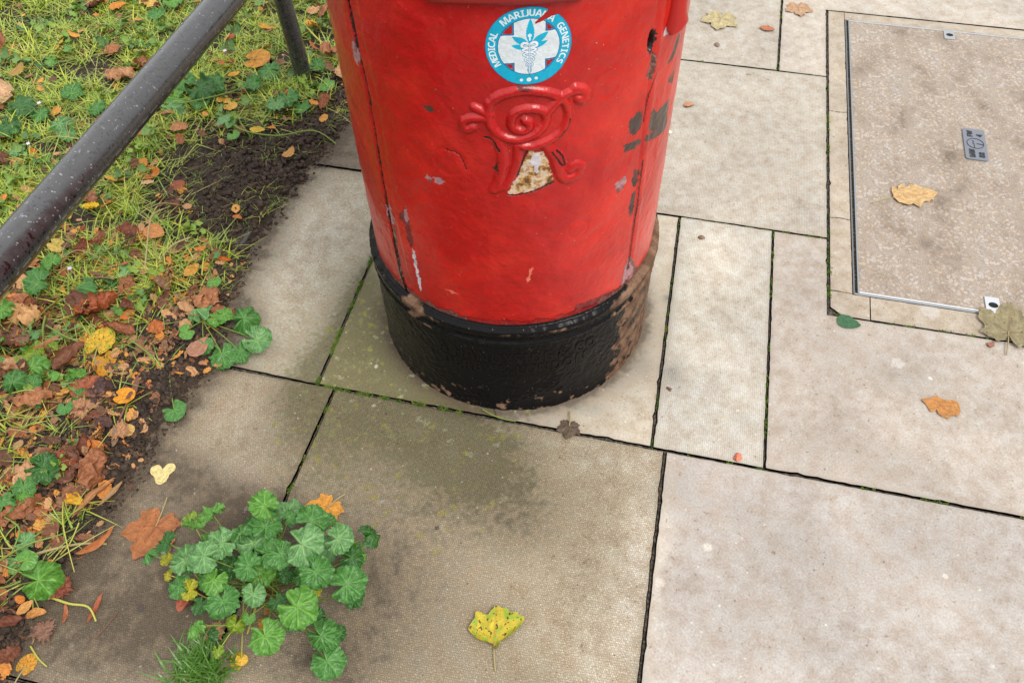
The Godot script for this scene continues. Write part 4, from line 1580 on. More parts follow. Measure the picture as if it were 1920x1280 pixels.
	for t in [["DAW", -0.0095, 0.036, 0.029, 0.013], ["FW", -0.0095, -0.038, 0.022, 0.012], ["88", 0.0115, 0.039, 0.019, 0.013], ["4", 0.0115, -0.034, 0.009, 0.013]]:
		var tm := letters(t[0], 0.04)
		var ab := tm.get_aabb()
		var p := part("stamped_letters", tm, ink, o)
		var bs := Basis(Vector3(0, 0, -1), Vector3(-1, 0, 0), Vector3(0, 1, 0)).rotated(Vector3.UP, ang)
		var sx: float = t[3] / ab.size.x
		var sy: float = t[4] / ab.size.y
		bs = bs * Basis.from_scale(Vector3(sx, sy, 0.03))
		p.transform = Transform3D(bs, c - o.position + Basis(Vector3.UP, ang) * Vector3(t[1], 0.0006, t[2]) - bs * ab.get_center())
	mb = MB.new()
	var ringp := PackedVector3Array()
	for k in 49:
		var a := TAU * k / 48.0
		ringp.append(Vector3(cos(a) * 0.0185, 0.0003, sin(a) * 0.0185))
	mb.tube(ringp, PackedFloat32Array([0.0008]), 6)
	mb.tube(PackedVector3Array([Vector3(-0.003, 0.0003, 0.0175), Vector3(-0.003, 0.0003, 0.002), Vector3(-0.006, 0.0003, 0.0), Vector3(-0.003, 0.0003, -0.005), Vector3(-0.006, 0.0003, -0.010)]), PackedFloat32Array([0.0008]), 6)
	mb.tube(PackedVector3Array([Vector3(0.003, 0.0003, 0.0), Vector3(0.0185, 0.0003, 0.003)]), PackedFloat32Array([0.001]), 6)
	var em := part("stamped_emblem", mb.done(), ink, o)
	em.position = c - o.position + Vector3(0.0005, 0.0, -0.002)


# ------------------------------------------------------------------ railing
func make_rail() -> void:
	var o := base("metal_railing", Vector3(-0.969, 0, -1.674))
	tag(o, "low grey painted tubular metal railing, wet, crossing the upper left corner", "railing")
	var w := 256
	var h := 1024
	var n1 := nbytes(w, h, 0.03, 61, 4)
	var n2 := nbytes(w, h, 0.085, 62, 2)
	var n3 := nbytes(w, h, 0.012, 63, 3)
	var d := PackedByteArray()
	d.resize(w * h * 3)
	var rg := PackedByteArray()
	rg.resize(w * h)
	for k in w * h:
		var i := k % w
		var f1 := n1[k] / 255.0
		var f2 := n2[k] / 255.0
		var f3 := n3[k] / 255.0
		var g := 0.030 * (0.7 + 0.6 * f1)
		var rough := 0.20 + 0.22 * f1
		var r := g
		var b := g * 1.05
		if f3 > 0.53 and f2 > 0.66:                                # clusters of dark wet flecks
			r *= 0.18
			g *= 0.17
			b *= 0.18
			rough = 0.15
		elif f3 < 0.5 and f2 > 0.82:                              # pale flecks
			r = 0.26
			g = 0.25
			b = 0.26
		var seam := absf(i / 256.0 - 0.535 - 0.01 * (f3 - 0.5))
		if seam < 0.008 and f1 > 0.50:
			r = 0.17
			g = 0.17
			b = 0.19
		d[k * 3] = byte(r)
		d[k * 3 + 1] = byte(g)
		d[k * 3 + 2] = byte(b)
		rg[k] = int(rough * 255.0)
	var m := mat(Color.WHITE, 1.0)
	m.albedo_texture = tex(Image.create_from_data(w, h, false, Image.FORMAT_RGB8, d))
	m.roughness_texture = tex(Image.create_from_data(w, h, false, Image.FORMAT_L8, rg))
	m.roughness_texture_channel = BaseMaterial3D.TEXTURE_CHANNEL_RED
	m.clearcoat_enabled = true
	m.clearcoat = 1.0
	m.clearcoat_roughness = 0.22
	var mb := MB.new()
	var path := PackedVector3Array()
	for k in 30:
		path.append(Vector3(-0.9755 + 0.0108 * k / 29.0, 0.35, 0.9 - 4.5 * k / 29.0) - o.position)
	mb.tube(path, PackedFloat32Array([0.0322]), 40)
	for k in mb.uv.size():
		mb.uv[k].y *= 1.4
	part("rail", mb.done(), m, o)
	var pm := m.duplicate() as StandardMaterial3D
	pm.uv1_scale = Vector3(1, 3, 1)
	for z in [-1.674, 0.16, -3.508]:
		mb = MB.new()
		mb.tube(PackedVector3Array([Vector3(0.004, -0.04, z + 1.674), Vector3(0.002, 0.1, z + 1.674), Vector3(-0.001, 0.2, z + 1.674), Vector3(-0.003, 0.345, z + 1.674)]), PackedFloat32Array([0.0217]), 28)
		part("post", mb.done(), pm, o)
	# rain drops standing on the tube
	var drop := SphereMesh.new()
	drop.radius = 1.0
	drop.height = 2.0
	drop.radial_segments = 10
	drop.rings = 6
	var spots: Array[Transform3D] = []
	for k in 240:
		var z := rng.randf_range(-1.7, -0.3)
		var a := rng.randfn(PI / 2, 0.75)
		if patchn.get_noise_2d(z * 14.0, a * 1.5) < 0.02:
			continue
		var nn := Vector3(cos(a), sin(a), 0)
		var sc := rng.randf_range(0.0008, 0.0028)
		var bs := Basis(nn.cross(Vector3.BACK), nn, Vector3.BACK) * Basis.from_scale(Vector3(sc, sc * 0.42, sc * rng.randf_range(0.8, 1.7)))
		spots.append(Transform3D(bs, Vector3(-0.972, 0.35, z) + nn * 0.0321 - o.position))
	var wet := mat(Color(0.75, 0.78, 0.8, 0.25), 0.03)
	wet.transparency = BaseMaterial3D.TRANSPARENCY_ALPHA
	wet.refraction_enabled = true
	wet.refraction_scale = 0.033
	var dr := scatter("rain_drops", drop, wet, spots, [Color.WHITE], o)
	dr.set_meta("kind", "stuff")


# ------------------------------------------------------------------ the bed on the left
const EDGE := [-3.3, -0.80, -1.6, -0.785, -1.475, -0.791, -1.29, -0.822, -1.129, -0.832, -1.033, -0.828, -0.929, -0.815, -0.838, -0.790, -0.776, -0.775, -0.646, -0.795, -0.502, -0.80, -0.41, -0.81, -0.314, -0.826, -0.223, -0.826, 0.4, -0.84]
const GRASS := [-3.3, -0.82, -1.9, -0.82, -1.647, -0.87, -1.473, -0.93, -1.42, -1.06, -1.33, -1.15, -1.25, -1.15, -1.149, -1.06, -1.10, -0.94, -1.023, -0.885, -0.881, -0.85, -0.756, -0.86, -0.70, -0.925, -0.614, -0.895, -0.459, -0.87, -0.313, -0.885, 0.4, -0.87]


func look(line: Array, z: float) -> float:
	for k in range(0, line.size() - 2, 2):
		if z <= line[k + 2]:
			return lerpf(line[k + 1], line[k + 3], clampf((z - line[k]) / (line[k + 2] - line[k]), 0.0, 1.0))
	return line[line.size() - 1]


func soil_edge(z: float) -> float:
	return look(EDGE, z) + 0.012 * lumps.get_noise_2d(z * 22.0, 5.0) + 0.006 * lumps.get_noise_2d(z * 80.0, 15.0)


func soil_h(x: float, z: float) -> float:
	var t := soil_edge(z) - x
	var crumb := maxf(0.0, soiln.get_noise_2d(x * 55.0, z * 55.0) + 0.15) * 0.011 + soiln.get_noise_2d(x * 160.0, z * 160.0) * 0.0028
	var hgt := 0.010 + 0.010 * soiln.get_noise_2d(x * 7.0, z * 7.0 + 31.0) + crumb
	return lerpf(-0.02, maxf(hgt, 0.003), sstep(-0.012, 0.045, t))


func make_bed() -> void:
	var mb := MB.new()
	var nu := 250
	var nv := 440
	var P := PackedVector3Array()
	var U := PackedVector2Array()
	for j in nv:
		for i in nu:
			var x := lerpf(-2.75, -0.73, pow(i / (nu - 1.0), 0.8))
			var z := -3.1 + 3.3 * j / (nv - 1)
			P.append(Vector3(x, soil_h(x, z), z))
			U.append(Vector2(x, z) * 3.0)
	mb.grid(nu, nv, P, U, -1.0)
	var im := fnoise(0.06, 71, 4).get_seamless_image(512, 512)
	var f2 := fnoise(0.25, 72, 2).get_seamless_image(512, 512)
	var alb := Image.create_empty(512, 512, false, Image.FORMAT_RGB8)
	for j in 512:
		for i in 512:
			var a := im.get_pixel(i, j).r
			var b := f2.get_pixel(i, j).r
			var g := 0.5 + 0.6 * a + 0.5 * (b - 0.5)
			var c := Color(0.050, 0.032, 0.0205) * g
			if b > 0.86:
				c = Color(0.13, 0.085, 0.055)
			alb.set_pixel(i, j, c.linear_to_srgb())
	var m := mat(Color.WHITE, 0.82)
	m.albedo_texture = tex(alb)
	m.heightmap_enabled = true
	m.heightmap_texture = tex(f2)
	m.heightmap_scale = 0.35
	tag(one("soil", mb.done(), m), "dark damp crumbly soil of the planting bed", "", "", "structure")
	# crumbs of soil
	var spots: Array[Transform3D] = []
	var clod := lump_mesh(3)
	for k in 11000:
		var z := rng.randf_range(-1.75, -0.15)
		var x := soil_edge(z) - 0.035 + absf(rng.randfn(0, 1.0)) * -0.16 + rng.randf_range(0, 0.05)
		if x < look(GRASS, z) - 0.14 or (x > soil_edge(z) and rng.randf() < 0.75):
			continue
		var s := 0.0016 + 0.0056 * pow(rng.randf(), 3.0)
		if x > soil_edge(z) - 0.01:
			s = minf(s, 0.0026)
		spots.append(Transform3D(Basis.from_euler(Vector3(rng.randf() * TAU, rng.randf() * TAU, 0)).scaled(Vector3.ONE * s), Vector3(x, maxf(soil_h(x, z), 0.0) + s * 0.3, z)))
	scatter("soil_crumbs", clod, mat(lin(0.050, 0.032, 0.0205), 0.8), spots, [Color(1, 1, 1), Color(0.7, 0.7, 0.7), Color(1.3, 1.2, 1.1), Color(1, 0.9, 0.85), Color(0.6, 0.6, 0.65)])
	tag(get_child(get_child_count() - 1), "crumbs of dark soil along the edge of the paving", "", "", "stuff")
	# the edging: a thin dark strip against the slabs, most of it under soil
	var e := base("path_edging", Vector3(-0.868, 0, -1.03))
	tag(e, "thin dark edging board between slabs and bed, half buried in soil", "edging")
	mb = MB.new()
	P = PackedVector3Array()
	U = PackedVector2Array()
	for q in [[-0.040, -0.03], [-0.040, 0.006], [-0.038, 0.008], [0.002, 0.011], [0.004, 0.0095], [0.004, -0.03]]:
		for k in 20:
			var z := -0.10 + 0.20 * k / 19.0
			P.append(Vector3(q[0] + 0.0015 * sin(k * 0.7), q[1], z))
			U.append(Vector2(z, q[0]) * 20.0)
	mb.grid(20, 6, P, U, 1.0)
	part("board", mb.done(), mat(lin(0.062, 0.056, 0.050), 0.75), e)
	# grass
	var blades := MB.new()
	for k in 9:
		blade(blades, Vector3(rng.randfn(0, 0.008), 0, rng.randfn(0, 0.008)), rng.randf() * TAU, rng.randf_range(0.022, 0.052), rng.randf_range(0.0018, 0.0031), rng.randf_range(0.05, 0.55), rng.randf_range(0.75, 1.45))
	var blades2 := MB.new()
	for k in 8:
		blade(blades2, Vector3(rng.randfn(0, 0.012), 0.002, rng.randfn(0, 0.012)), rng.randf() * TAU, rng.randf_range(0.03, 0.075), rng.randf_range(0.0016, 0.0026), rng.randf_range(0.05, 0.4), rng.randf_range(0.1, 0.6))
	var sets := [[], []]
	for k in 19000:
		var z := rng.randf_range(-2.9, -0.1)
		var x := look(GRASS, z) + 0.02 - pow(rng.randf(), 1.3) * 1.6
		var near := look(GRASS, z) - x
		var dens := sstep(-0.45, 0.15, patchn.get_noise_2d(x * 5.0, z * 5.0)) * sstep(-0.03, 0.16, near)
		dens *= lerpf(0.14, 1.0, sstep(-0.70, -1.05, z - 0.25 * (x + 1.0)))
		if rng.randf() > dens * 0.9 + 0.03:
			continue
		var s := rng.randf_range(0.8, 1.6)
		sets[k % 2].append(Transform3D(Basis(Vector3.UP, rng.randf() * TAU).scaled(Vector3(s, s * rng.randf_range(0.35, 0.85), s)), Vector3(x, soil_h(x, z) - 0.002, z)))
	for k in 130:                                                  # cut blades strewn on the bare soil
		var z := rng.randf_range(-1.6, -0.95)
		var x := lerpf(look(GRASS, z) - 0.02, soil_edge(z) - 0.02, pow(rng.randf(), 1.5))
		sets[1].append(Transform3D(Basis(Vector3.UP, rng.randf() * TAU).scaled(Vector3.ONE * rng.randf_range(0.35, 0.7)), Vector3(x, soil_h(x, z) - 0.001, z)))
	var greens := [Color(1.0, 1.0, 1.0), Color(1.25, 1.1, 0.8), Color(0.8, 0.95, 0.8), Color(1.45, 1.2, 0.9), Color(0.7, 0.75, 0.6), Color(1.7, 1.35, 0.95), Color(1.7, 1.25, 1.6)]
	for k in 2:
		var gm := mat(lin(0.255, 0.375, 0.042) if k == 0 else lin(0.23, 0.31, 0.06), 0.4)
		gm.backlight_enabled = true
		gm.backlight = Color(0.35, 0.35, 0.2)
		var typed: Array[Transform3D] = []
		typed.assign(sets[k])
		scatter("grass" if k == 0 else "lying_grass", (blades if k == 0 else blades2).done(), gm, typed, greens)
		tag(get_child(get_child_count() - 1), ["short bright green grass of the bed", "flattened yellow-green grass blades lying in the bed"][k], "", "", "stuff")
	# ground cover: small rounded green leaves among the grass, and crumbled leaf litter below them
	var small := MB.new()
	for k in 3:
		var a := TAU * k / 3.0 + 0.4
		disc(small, Vector3(cos(a) * 0.009, 0.008 + 0.003 * k, sin(a) * 0.009), 0.006 + 0.0018 * k, 0.45 + 0.15 * k, a)
	var spots2: Array[Transform3D] = []
	var spots3: Array[Transform3D] = []
	for k in 2500:
		var z := rng.randf_range(-2.8, -0.1)
		var x := look(GRASS, z) + 0.01 - pow(rng.randf(), 1.2) * 1.5
		var s := rng.randf_range(0.55, 1.5)
		if patchn.get_noise_2d(x * 6.0 + 90.0, z * 6.0) > lerpf(0.22, 0.10, sstep(-0.9, -1.4, z)) and look(GRASS, z) - x > 0.03:
			spots2.append(Transform3D(Basis(Vector3.UP, rng.randf() * TAU) * Basis(Vector3.RIGHT, rng.randfn(0, 0.3)) * Basis.from_scale(Vector3.ONE * s), Vector3(x, soil_h(x, z) + rng.randf_range(0, 0.012), z)))
	for k in 6500:
		var z := rng.randf_range(-2.8, -0.12) if k < 3000 else rng.randf_range(-1.05, -0.12)
		var x := look(GRASS, z) + 0.07 - pow(rng.randf(), 1.4) * (1.4 if k < 3000 else 0.5)
		if x > soil_edge(z) - 0.01 or (look(GRASS, z) < x and rng.randf() < 0.7):
			continue
		spots3.append(Transform3D(Basis.from_euler(Vector3(rng.randfn(0, 0.5), rng.randf() * TAU, rng.randfn(0, 0.5))) * Basis.from_scale(Vector3.ONE * ((0.006 if k < 3000 else 0.009) + 0.026 * pow(rng.randf(), 2.0))), Vector3(x, soil_h(x, z) + (0.003 if k > 3000 else 0.003 + 0.016 * rng.randf()), z)))
	var cm := mat(lin(0.13, 0.235, 0.045), 0.45)
	cm.backlight_enabled = true
	cm.backlight = Color(0.3, 0.35, 0.15)
	scatter("ground_cover_leaves", small.done(), cm, spots2, [Color(1, 1, 1), Color(1.3, 1.2, 0.9), Color(0.75, 0.9, 0.9), Color(0.55, 0.65, 0.55), Color(0.5, 0.62, 0.6), Color(1.5, 1.3, 0.9)])
	tag(get_child(get_child_count() - 1), "small rounded green weed leaves among the grass", "", "", "stuff")
	scatter("leaf_litter", strip_leaf("bit", 5, 0.5, 0.3, 0.10), mat(lin(0.235, 0.125, 0.066), 0.8), spots3, [Color(1, 1, 1), Color(0.5, 0.45, 0.45), Color(1.5, 1.6, 1.4), Color(0.75, 0.6, 0.55), Color(1.2, 0.8, 0.6), Color(2.0, 2.0, 1.7), Color(0.45, 0.4, 0.4), Color(0.9, 0.75, 0.7), Color(2.4, 2.2, 0.9), Color(2.2, 1.6, 0.6), Color(1.8, 1.9, 1.7)])
	tag(get_child(get_child_count() - 1), "crumbled brown leaf litter under the grass", "", "", "stuff")


func lump_mesh(sd: int) -> ArrayMesh:
	var mb := MB.new()
	var P := PackedVector3Array()
	var U := PackedVector2Array()
	for j in 7:
		for i in 10:
			var a := TAU * i / 9.0
			var b := PI * j / 6.0 - PI / 2
			var d := Vector3(cos(a) * cos(b), sin(b) * 0.8, sin(a) * cos(b))
			P.append(d * (1.0 + 0.8 * lumps.get_noise_3d(d.x * 1.3 + sd, d.y * 1.3, d.z * 1.3)))
			U.append(Vector2(i / 9.0, j / 6.0))
	mb.grid(10, 7, P, U, -1.0)
	return mb.done()


func blade(mb: MB, at: Vector3, yaw: float, length: float, wd: float, bend: float, lean := 1.3) -> void:
	var P := PackedVector3Array()
	var U := PackedVector2Array()
	var f := Vector3(cos(yaw), 0, sin(yaw))
	var side := Vector3(-f.z, 0, f.x)
	var p := at
	var ang := lean
	for j in 5:
		var t := j / 4.0
		var w := wd * (1.0 - 0.85 * pow(t, 1.6))
		for i in 2:
			P.append(p + side * w * (i * 2 - 1) * 0.5)
			U.append(Vector2(i, t))
		ang -= bend * 0.45
		p += (f * cos(ang) + Vector3.UP * maxf(sin(ang), -0.35)) * length / 4.0
	mb.grid(2, 5, P, U, 1.0)


func disc(mb: MB, at: Vector3, r: float, tilt: float, yaw: float) -> void:
	var P := PackedVector3Array()
	var U := PackedVector2Array()
	for j in 3:
		for i in 13:
			var a := TAU * i / 12.0
			var rr := r * j / 2.0 * (1.0 - 0.55 * exp(-pow((a - PI) / 0.4, 2.0))) * (1.0 + 0.13 * cos(a * 5.0))
			var y := 0.16 * r * sin(a * 5.0) * pow(j / 2.0, 2.0) + 0.35 * r * absf(sin(a)) * pow(j / 2.0, 2.0)
			P.append(at + (Basis(Vector3.UP, yaw) * Basis(Vector3.RIGHT, tilt)) * Vector3(cos(a) * rr, y, sin(a) * rr))
			U.append(Vector2(0.5 + 0.5 * cos(a) * j / 2.0, 0.5 + 0.5 * sin(a) * j / 2.0))
	mb.grid(13, 3, P, U, 1.0)


# ------------------------------------------------------------------ leaves
func veins(kind: String) -> ImageTexture:                          # how a leaf's own colour varies: ribs, blotches, dry spots
	if mats.has("tex_" + kind):
		return mats["tex_" + kind]
	var s := 256
	var im := Image.create_empty(s, s, false, Image.FORMAT_RGB8)
	var n1 := fnoise(0.02, 81 + kind.length(), 4)
	var n2 := fnoise(0.045, 82 + kind.length(), 3)
	for j in s:
		for i in s:
			var p := Vector2((i + 0.5) / s * 2.0 - 1.0, (j + 0.5) / s * 2.0 - 1.0)
			var a := 0.5 + 0.5 * n1.get_noise_2d(i, j)
			var b := 0.5 + 0.5 * n2.get_noise_2d(i, j)
			var g := 0.70 + 0.30 * a + 0.22 * (b - 0.5)
			var c := Color(g, g, g)
			var vein := 0.0
			if kind == "pinnate" or kind == "spotted":
				vein = exp(-pow(p.y / 0.035, 2.0))
				var q := fposmod(p.x * 4.2 - absf(p.y) * 2.2, 1.0) - 0.5
				vein = maxf(vein, 0.6 * exp(-pow(q / 0.10, 2.0)) * sstep(1.0, 0.1, absf(p.y)))
			else:
				var th := atan2(p.y, p.x)
				var nn := 7.0 if kind == "mallow" else 5.0
				var q := absf(fposmod(th / (TAU / nn) + 0.5, 1.0) - 0.5) * p.length() * TAU / nn
				vein = exp(-pow(q / 0.035, 2.0)) * sstep(1.1, 0.2, p.length())
				var br := fposmod(p.length() * 4.5 - absf(fposmod(th / (TAU / nn) + 0.5, 1.0) - 0.5) * 3.4, 1.0) - 0.5
				vein = maxf(vein, 0.45 * exp(-pow(br / 0.12, 2.0)) * sstep(0.15, 0.4, p.length()))
			if kind == "mallow":
				c = c * (1.0 - 0.10 * sstep(0.2, 0.7, b)) 
				c = c.lerp(Color(1.6, 1.2, 1.15), vein * 0.5)
				c = c.lerp(Color(0.8, 0.45, 0.5), exp(-p.length_squared() / 0.004) * 0.7)
			elif kind == "spotted":
				c = c.lerp(Color(0.72, 0.62, 0.5), vein * 0.5)
				if b > 0.66:
					c = c.lerp(Color(0.34, 0.17, 0.08), sstep(0.66, 0.71, b) * 0.85)
				elif a < 0.42:
					c = c.lerp(Color(0.58, 0.88, 0.8), sstep(0.42, 0.30, a) * 0.9)
			elif kind != "clean":
				c = c.lerp(Color(0.66, 0.55, 0.5), vein * 0.55)
				if b > 0.70:
					c = c.lerp(Color(0.42, 0.3, 0.25), sstep(0.70, 0.78, b) * 0.6)
			im.set_pixel(i, j, Color(minf(c.r, 1.0), minf(c.g, 1.0), minf(c.b, 1.0)))
	mats["tex_" + kind] = tex(im)
	return mats["tex_" + kind]


func leaf_mat(r: int, g: int, b: int, kind := "pinnate", rough := 0.6) -> StandardMaterial3D:
	var key := "%d %d %d %s" % [r, g, b, kind]
	if not mats.has(key):
		var m := mat(srgb(r, g, b), rough)
		m.albedo_texture = veins(kind)
		m.backlight_enabled = true
		m.backlight = Color(0.28, 0.28, 0.28)
		m.metallic_specular = 0.45
		mats[key] = m
	return mats[key]


# a leaf along +x from its stalk at the origin, one unit long; wide across z
func strip_leaf(kind: String, sd: int, across: float, along_: float, crumple: float) -> ArrayMesh:
	var nu := 20
	var nv := 11
	var P := PackedVector3Array()
	var U := PackedVector2Array()
	for j in nv:
		var v := j / (nv - 1.0) * 2.0 - 1.0
		for i in nu:
			var t := i / (nu - 1.0)
			var w := 0.0
			match kind:
				"willow":
					w = 0.115 * pow(sin(PI * pow(t, 0.9)), 0.75)
				"oval":
					w = 0.30 * pow(sin(PI * pow(t, 0.88)), 0.62)
				"ovate":
					w = 0.37 * pow(sin(PI * pow(t, 0.7)), 0.7) * (1.0 + 0.06 * (fposmod(t * 9.0, 1.0) - 0.5))
				"ragged":
					w = 0.40 * pow(sin(PI * pow(t, 0.62)), 0.7) * (0.82 + 0.45 * patchn.get_noise_2d(t * 5.0 + sd * 3.0, signf(v) * 9.0) + 0.10 * (fposmod(t * 11.0, 1.0) - 0.5))
				"torn":
					w = (0.36 * pow(sin(PI * pow(t, 0.8)), 0.5)) * (0.75 + 0.5 * absf(patchn.get_noise_2d(t * 6.0 + sd * 3.0, signf(v) * 9.0)))
				_:
					w = 0.42 * pow(sin(PI * t), 0.4) * (0.7 + 0.6 * absf(patchn.get_noise_2d(t * 5.0 + sd, signf(v) * 4.0)))
			# roll the blade about its rib, then bend the rib
			var lat := v * w
			var ang := across * v
			var z := lat if absf(across) < 0.05 else w * sin(ang) / across
			var y := 0.0 if absf(across) < 0.05 else w * (1.0 - cos(ang)) / absf(across) * signf(across) * 0.9
			y += -0.16 * absf(lat) * 0.35
			var bt := along_ * (t - 0.5)
			var x := 0.5 + (sin(bt) / along_ if absf(along_) > 0.05 else t - 0.5)
			y += (1.0 - cos(bt)) / along_ if absf(along_) > 0.05 else 0.0
			var q := lumps.get_noise_2d(t * 3.2 + sd * 11.0, v * w * 5.0 + sd * 3.0)
			y += crumple * q + crumple * 0.35 * lumps.get_noise_2d(t * 9.0 + sd * 5.0, v * w * 14.0)
			z += crumple * 0.7 * lumps.get_noise_2d(t * 2.5 + 70.0 + sd * 7.0, v * w * 4.0) * (0.4 + t)
			P.append(Vector3(x, y, z))
			U.append(Vector2(t, 0.5 + 0.5 * v))
	var mb := MB.new()
	mb.grid(nu, nv, P, U, -1.0)
	return mb.done()


# a leaf round its stalk at the origin (the stalk comes from -x), about one unit in radius
func round_leaf(kind: String, sd: int, cup: float, pleat: float, crumple: float) -> ArrayMesh:
	var nr := 9
	var na := 127
	var P := PackedVector3Array()
	var U := PackedVector2Array()
	for j in nr:
		var rr := j / (nr - 1.0)
		for i in na:
			var a := -PI + TAU * i / (na - 1.0)
			var gap := PI - absf(a)
			var r := 1.0
			var off := 0.0
			match kind:
				"mallow":
					r = 0.965 + 0.028 * cos(a * 7.0) + 0.055 * absf(sin(a * 10.5))
					r *= 1.0 + 0.06 * lumps.get_noise_2d(cos(a) * 1.6 + sd * 9.0, sin(a) * 1.6)
					r *= 0.30 + 0.70 * sstep(0.0, 0.42, gap)
					r *= 0.94 + 0.08 * cos(a)
				"kidney":
					r = 1.0 + 0.03 * cos(a * 5.0)
					r *= 0.18 + 0.82 * sstep(0.0, 0.7, gap)
				"heart":
					r = (0.80 + 0.34 * pow(maxf(0.0, cos(a * 0.5)), 6.0)) * (0.30 + 0.70 * sstep(0.0, 0.55, gap))
				"maple":
					var lobe := 0.0
					for q in [[0.0, 1.22, 0.62], [0.98, 1.10, 0.60], [-0.98, 1.10, 0.60], [1.95, 0.82, 0.62], [-1.95, 0.82, 0.62]]:
						var dd: float = absf(a - q[0]) / q[2]
						lobe = maxf(lobe, q[1] * (1.0 - 0.34 * minf(dd, 1.2) - 0.06 * dd * dd))
					r = maxf(lobe, 0.62) + 0.085 * (absf(fposmod(a * 3.1, 1.0) - 0.5) * 2.0 - 0.5)
					r *= 0.35 + 0.65 * sstep(0.0, 0.5, gap)
				"half":
					r = (0.12 + 0.9 * sstep(1.35, 0.75, a) * sstep(-1.75, -0.95, a)) * (0.96 + 0.12 * a + 0.13 * patchn.get_noise_2d(a * 2.0, 11.0) - 0.09 * exp(-pow((a + 0.25) / 0.12, 2.0))) + 0.06 * (absf(fposmod(a * 3.4, 1.0) - 0.5) * 2.0 - 0.5)
				"trefoil":
					r = (0.86 + 0.2 * cos(a * 3.0)) * (0.45 + 0.55 * sstep(0.0, 0.5, gap))
				"broken":
					r = (0.62 + 0.55 * absf(patchn.get_noise_2d(cos(a) * 1.7 + sd, sin(a) * 1.7)) + 0.12 * (fposmod(a * 2.3, 1.0) - 0.5)) * (0.5 + 0.5 * sstep(0.0, 0.6, gap))
			var x := cos(a) * r * rr
			var z := sin(a) * r * rr
			var y := cup * rr * rr
			y += pleat * rr * (cos(a * 7.0) * 0.7 + 0.45 * cos(a * 14.0)) + 0.30 * pow(rr, 4.0) * lumps.get_noise_2d(cos(a) * 2.1 + sd * 7.0, sin(a) * 2.1 + 40.0) if kind == "mallow" else pleat * rr * cos(a * 5.0)
			y += crumple * (lumps.get_noise_2d(x * 1.6 + sd * 13.0, z * 1.6) + 0.4 * lumps.get_noise_2d(x * 4.0 + sd * 5.0, z * 4.0)) * (0.25 + 0.75 * rr)
			P.append(Vector3(x, y, z))
			U.append(Vector2(0.5 + 0.5 * cos(a) * rr, 0.5 + 0.5 * sin(a) * rr))
	var mb := MB.new()
	mb.grid(na, nr, P, U, 1.0)
	return mb.done()


func shape(key: String) -> Mesh:                                   # shared leaf shapes, made once
	if mats.has("shape_" + key):
		return mats["shape_" + key]
	var k := key.split(" ")
	var sd := int(k[1])
	var m: Mesh
	match k[0]:
		"willow":
			m = strip_leaf("willow", sd, [1.2, -0.7, 1.8][sd % 3], [0.7, 1.3, -0.4][sd % 3], 0.035)
		"oval":
			m = strip_leaf("oval", sd, [0.5, 0.9, -0.4][sd % 3], [0.4, -0.5, 0.8][sd % 3], 0.05)
		"ovate":
			m = strip_leaf("ovate", sd, [0.6, 1.3, -0.9][sd % 3], [0.5, 0.9, -0.7][sd % 3], 0.12)
		"torn":
			m = strip_leaf("torn", sd, [1.3, -1.1, 0.7][sd % 3], [0.8, -0.9, 1.3][sd % 3], 0.17)
		"flat":
			m = strip_leaf("ragged" if sd % 2 else "ovate", sd, 0.15, 0.1, 0.03)
		"curl":
			m = strip_leaf("ovate", sd, 1.9, 0.5, 0.08)
		"mallow":
			m = round_leaf("mallow", sd, [0.16, -0.22, -0.05][sd % 3], [0.06, 0.075, 0.09][sd % 3], 0.20)
		"folded":
			m = round_leaf("mallow", sd, -0.55, 0.08, 0.30)
		"kidney":
			m = round_leaf("kidney", sd, -0.10, 0.03, 0.12)
		"heart":
			m = round_leaf("heart", sd, 0.06, 0.02, 0.09)
		"maple":
			m = round_leaf("maple", sd, [0.03, -0.06, 0.05][sd % 3], 0.02, [0.05, 0.10, 0.07][sd % 3])
		"half":
			m = round_leaf("half", sd, 0.10, 0.015, 0.06)
		"trefoil":
			m = round_leaf("trefoil", sd, 0.05, 0.01, 0.06)
		"crisp":
			m = round_leaf("maple", sd, 0.10, 0.06, 0.22)
		_:
			m = round_leaf("broken", sd, 0.08, 0.05, 0.22)
	mats["shape_" + key] = m
	return m


func petiole_mesh(pts: Array, r0: float, r1: float) -> ArrayMesh:
	var path := spline3(pts, 5)
	var rad := PackedFloat32Array()
	for k in path.size():
		rad.append(lerpf(r0, r1, k / (path.size() - 1.0)))
	var mb := MB.new()
	mb.tube(path, rad, 6)
	return mb.done()


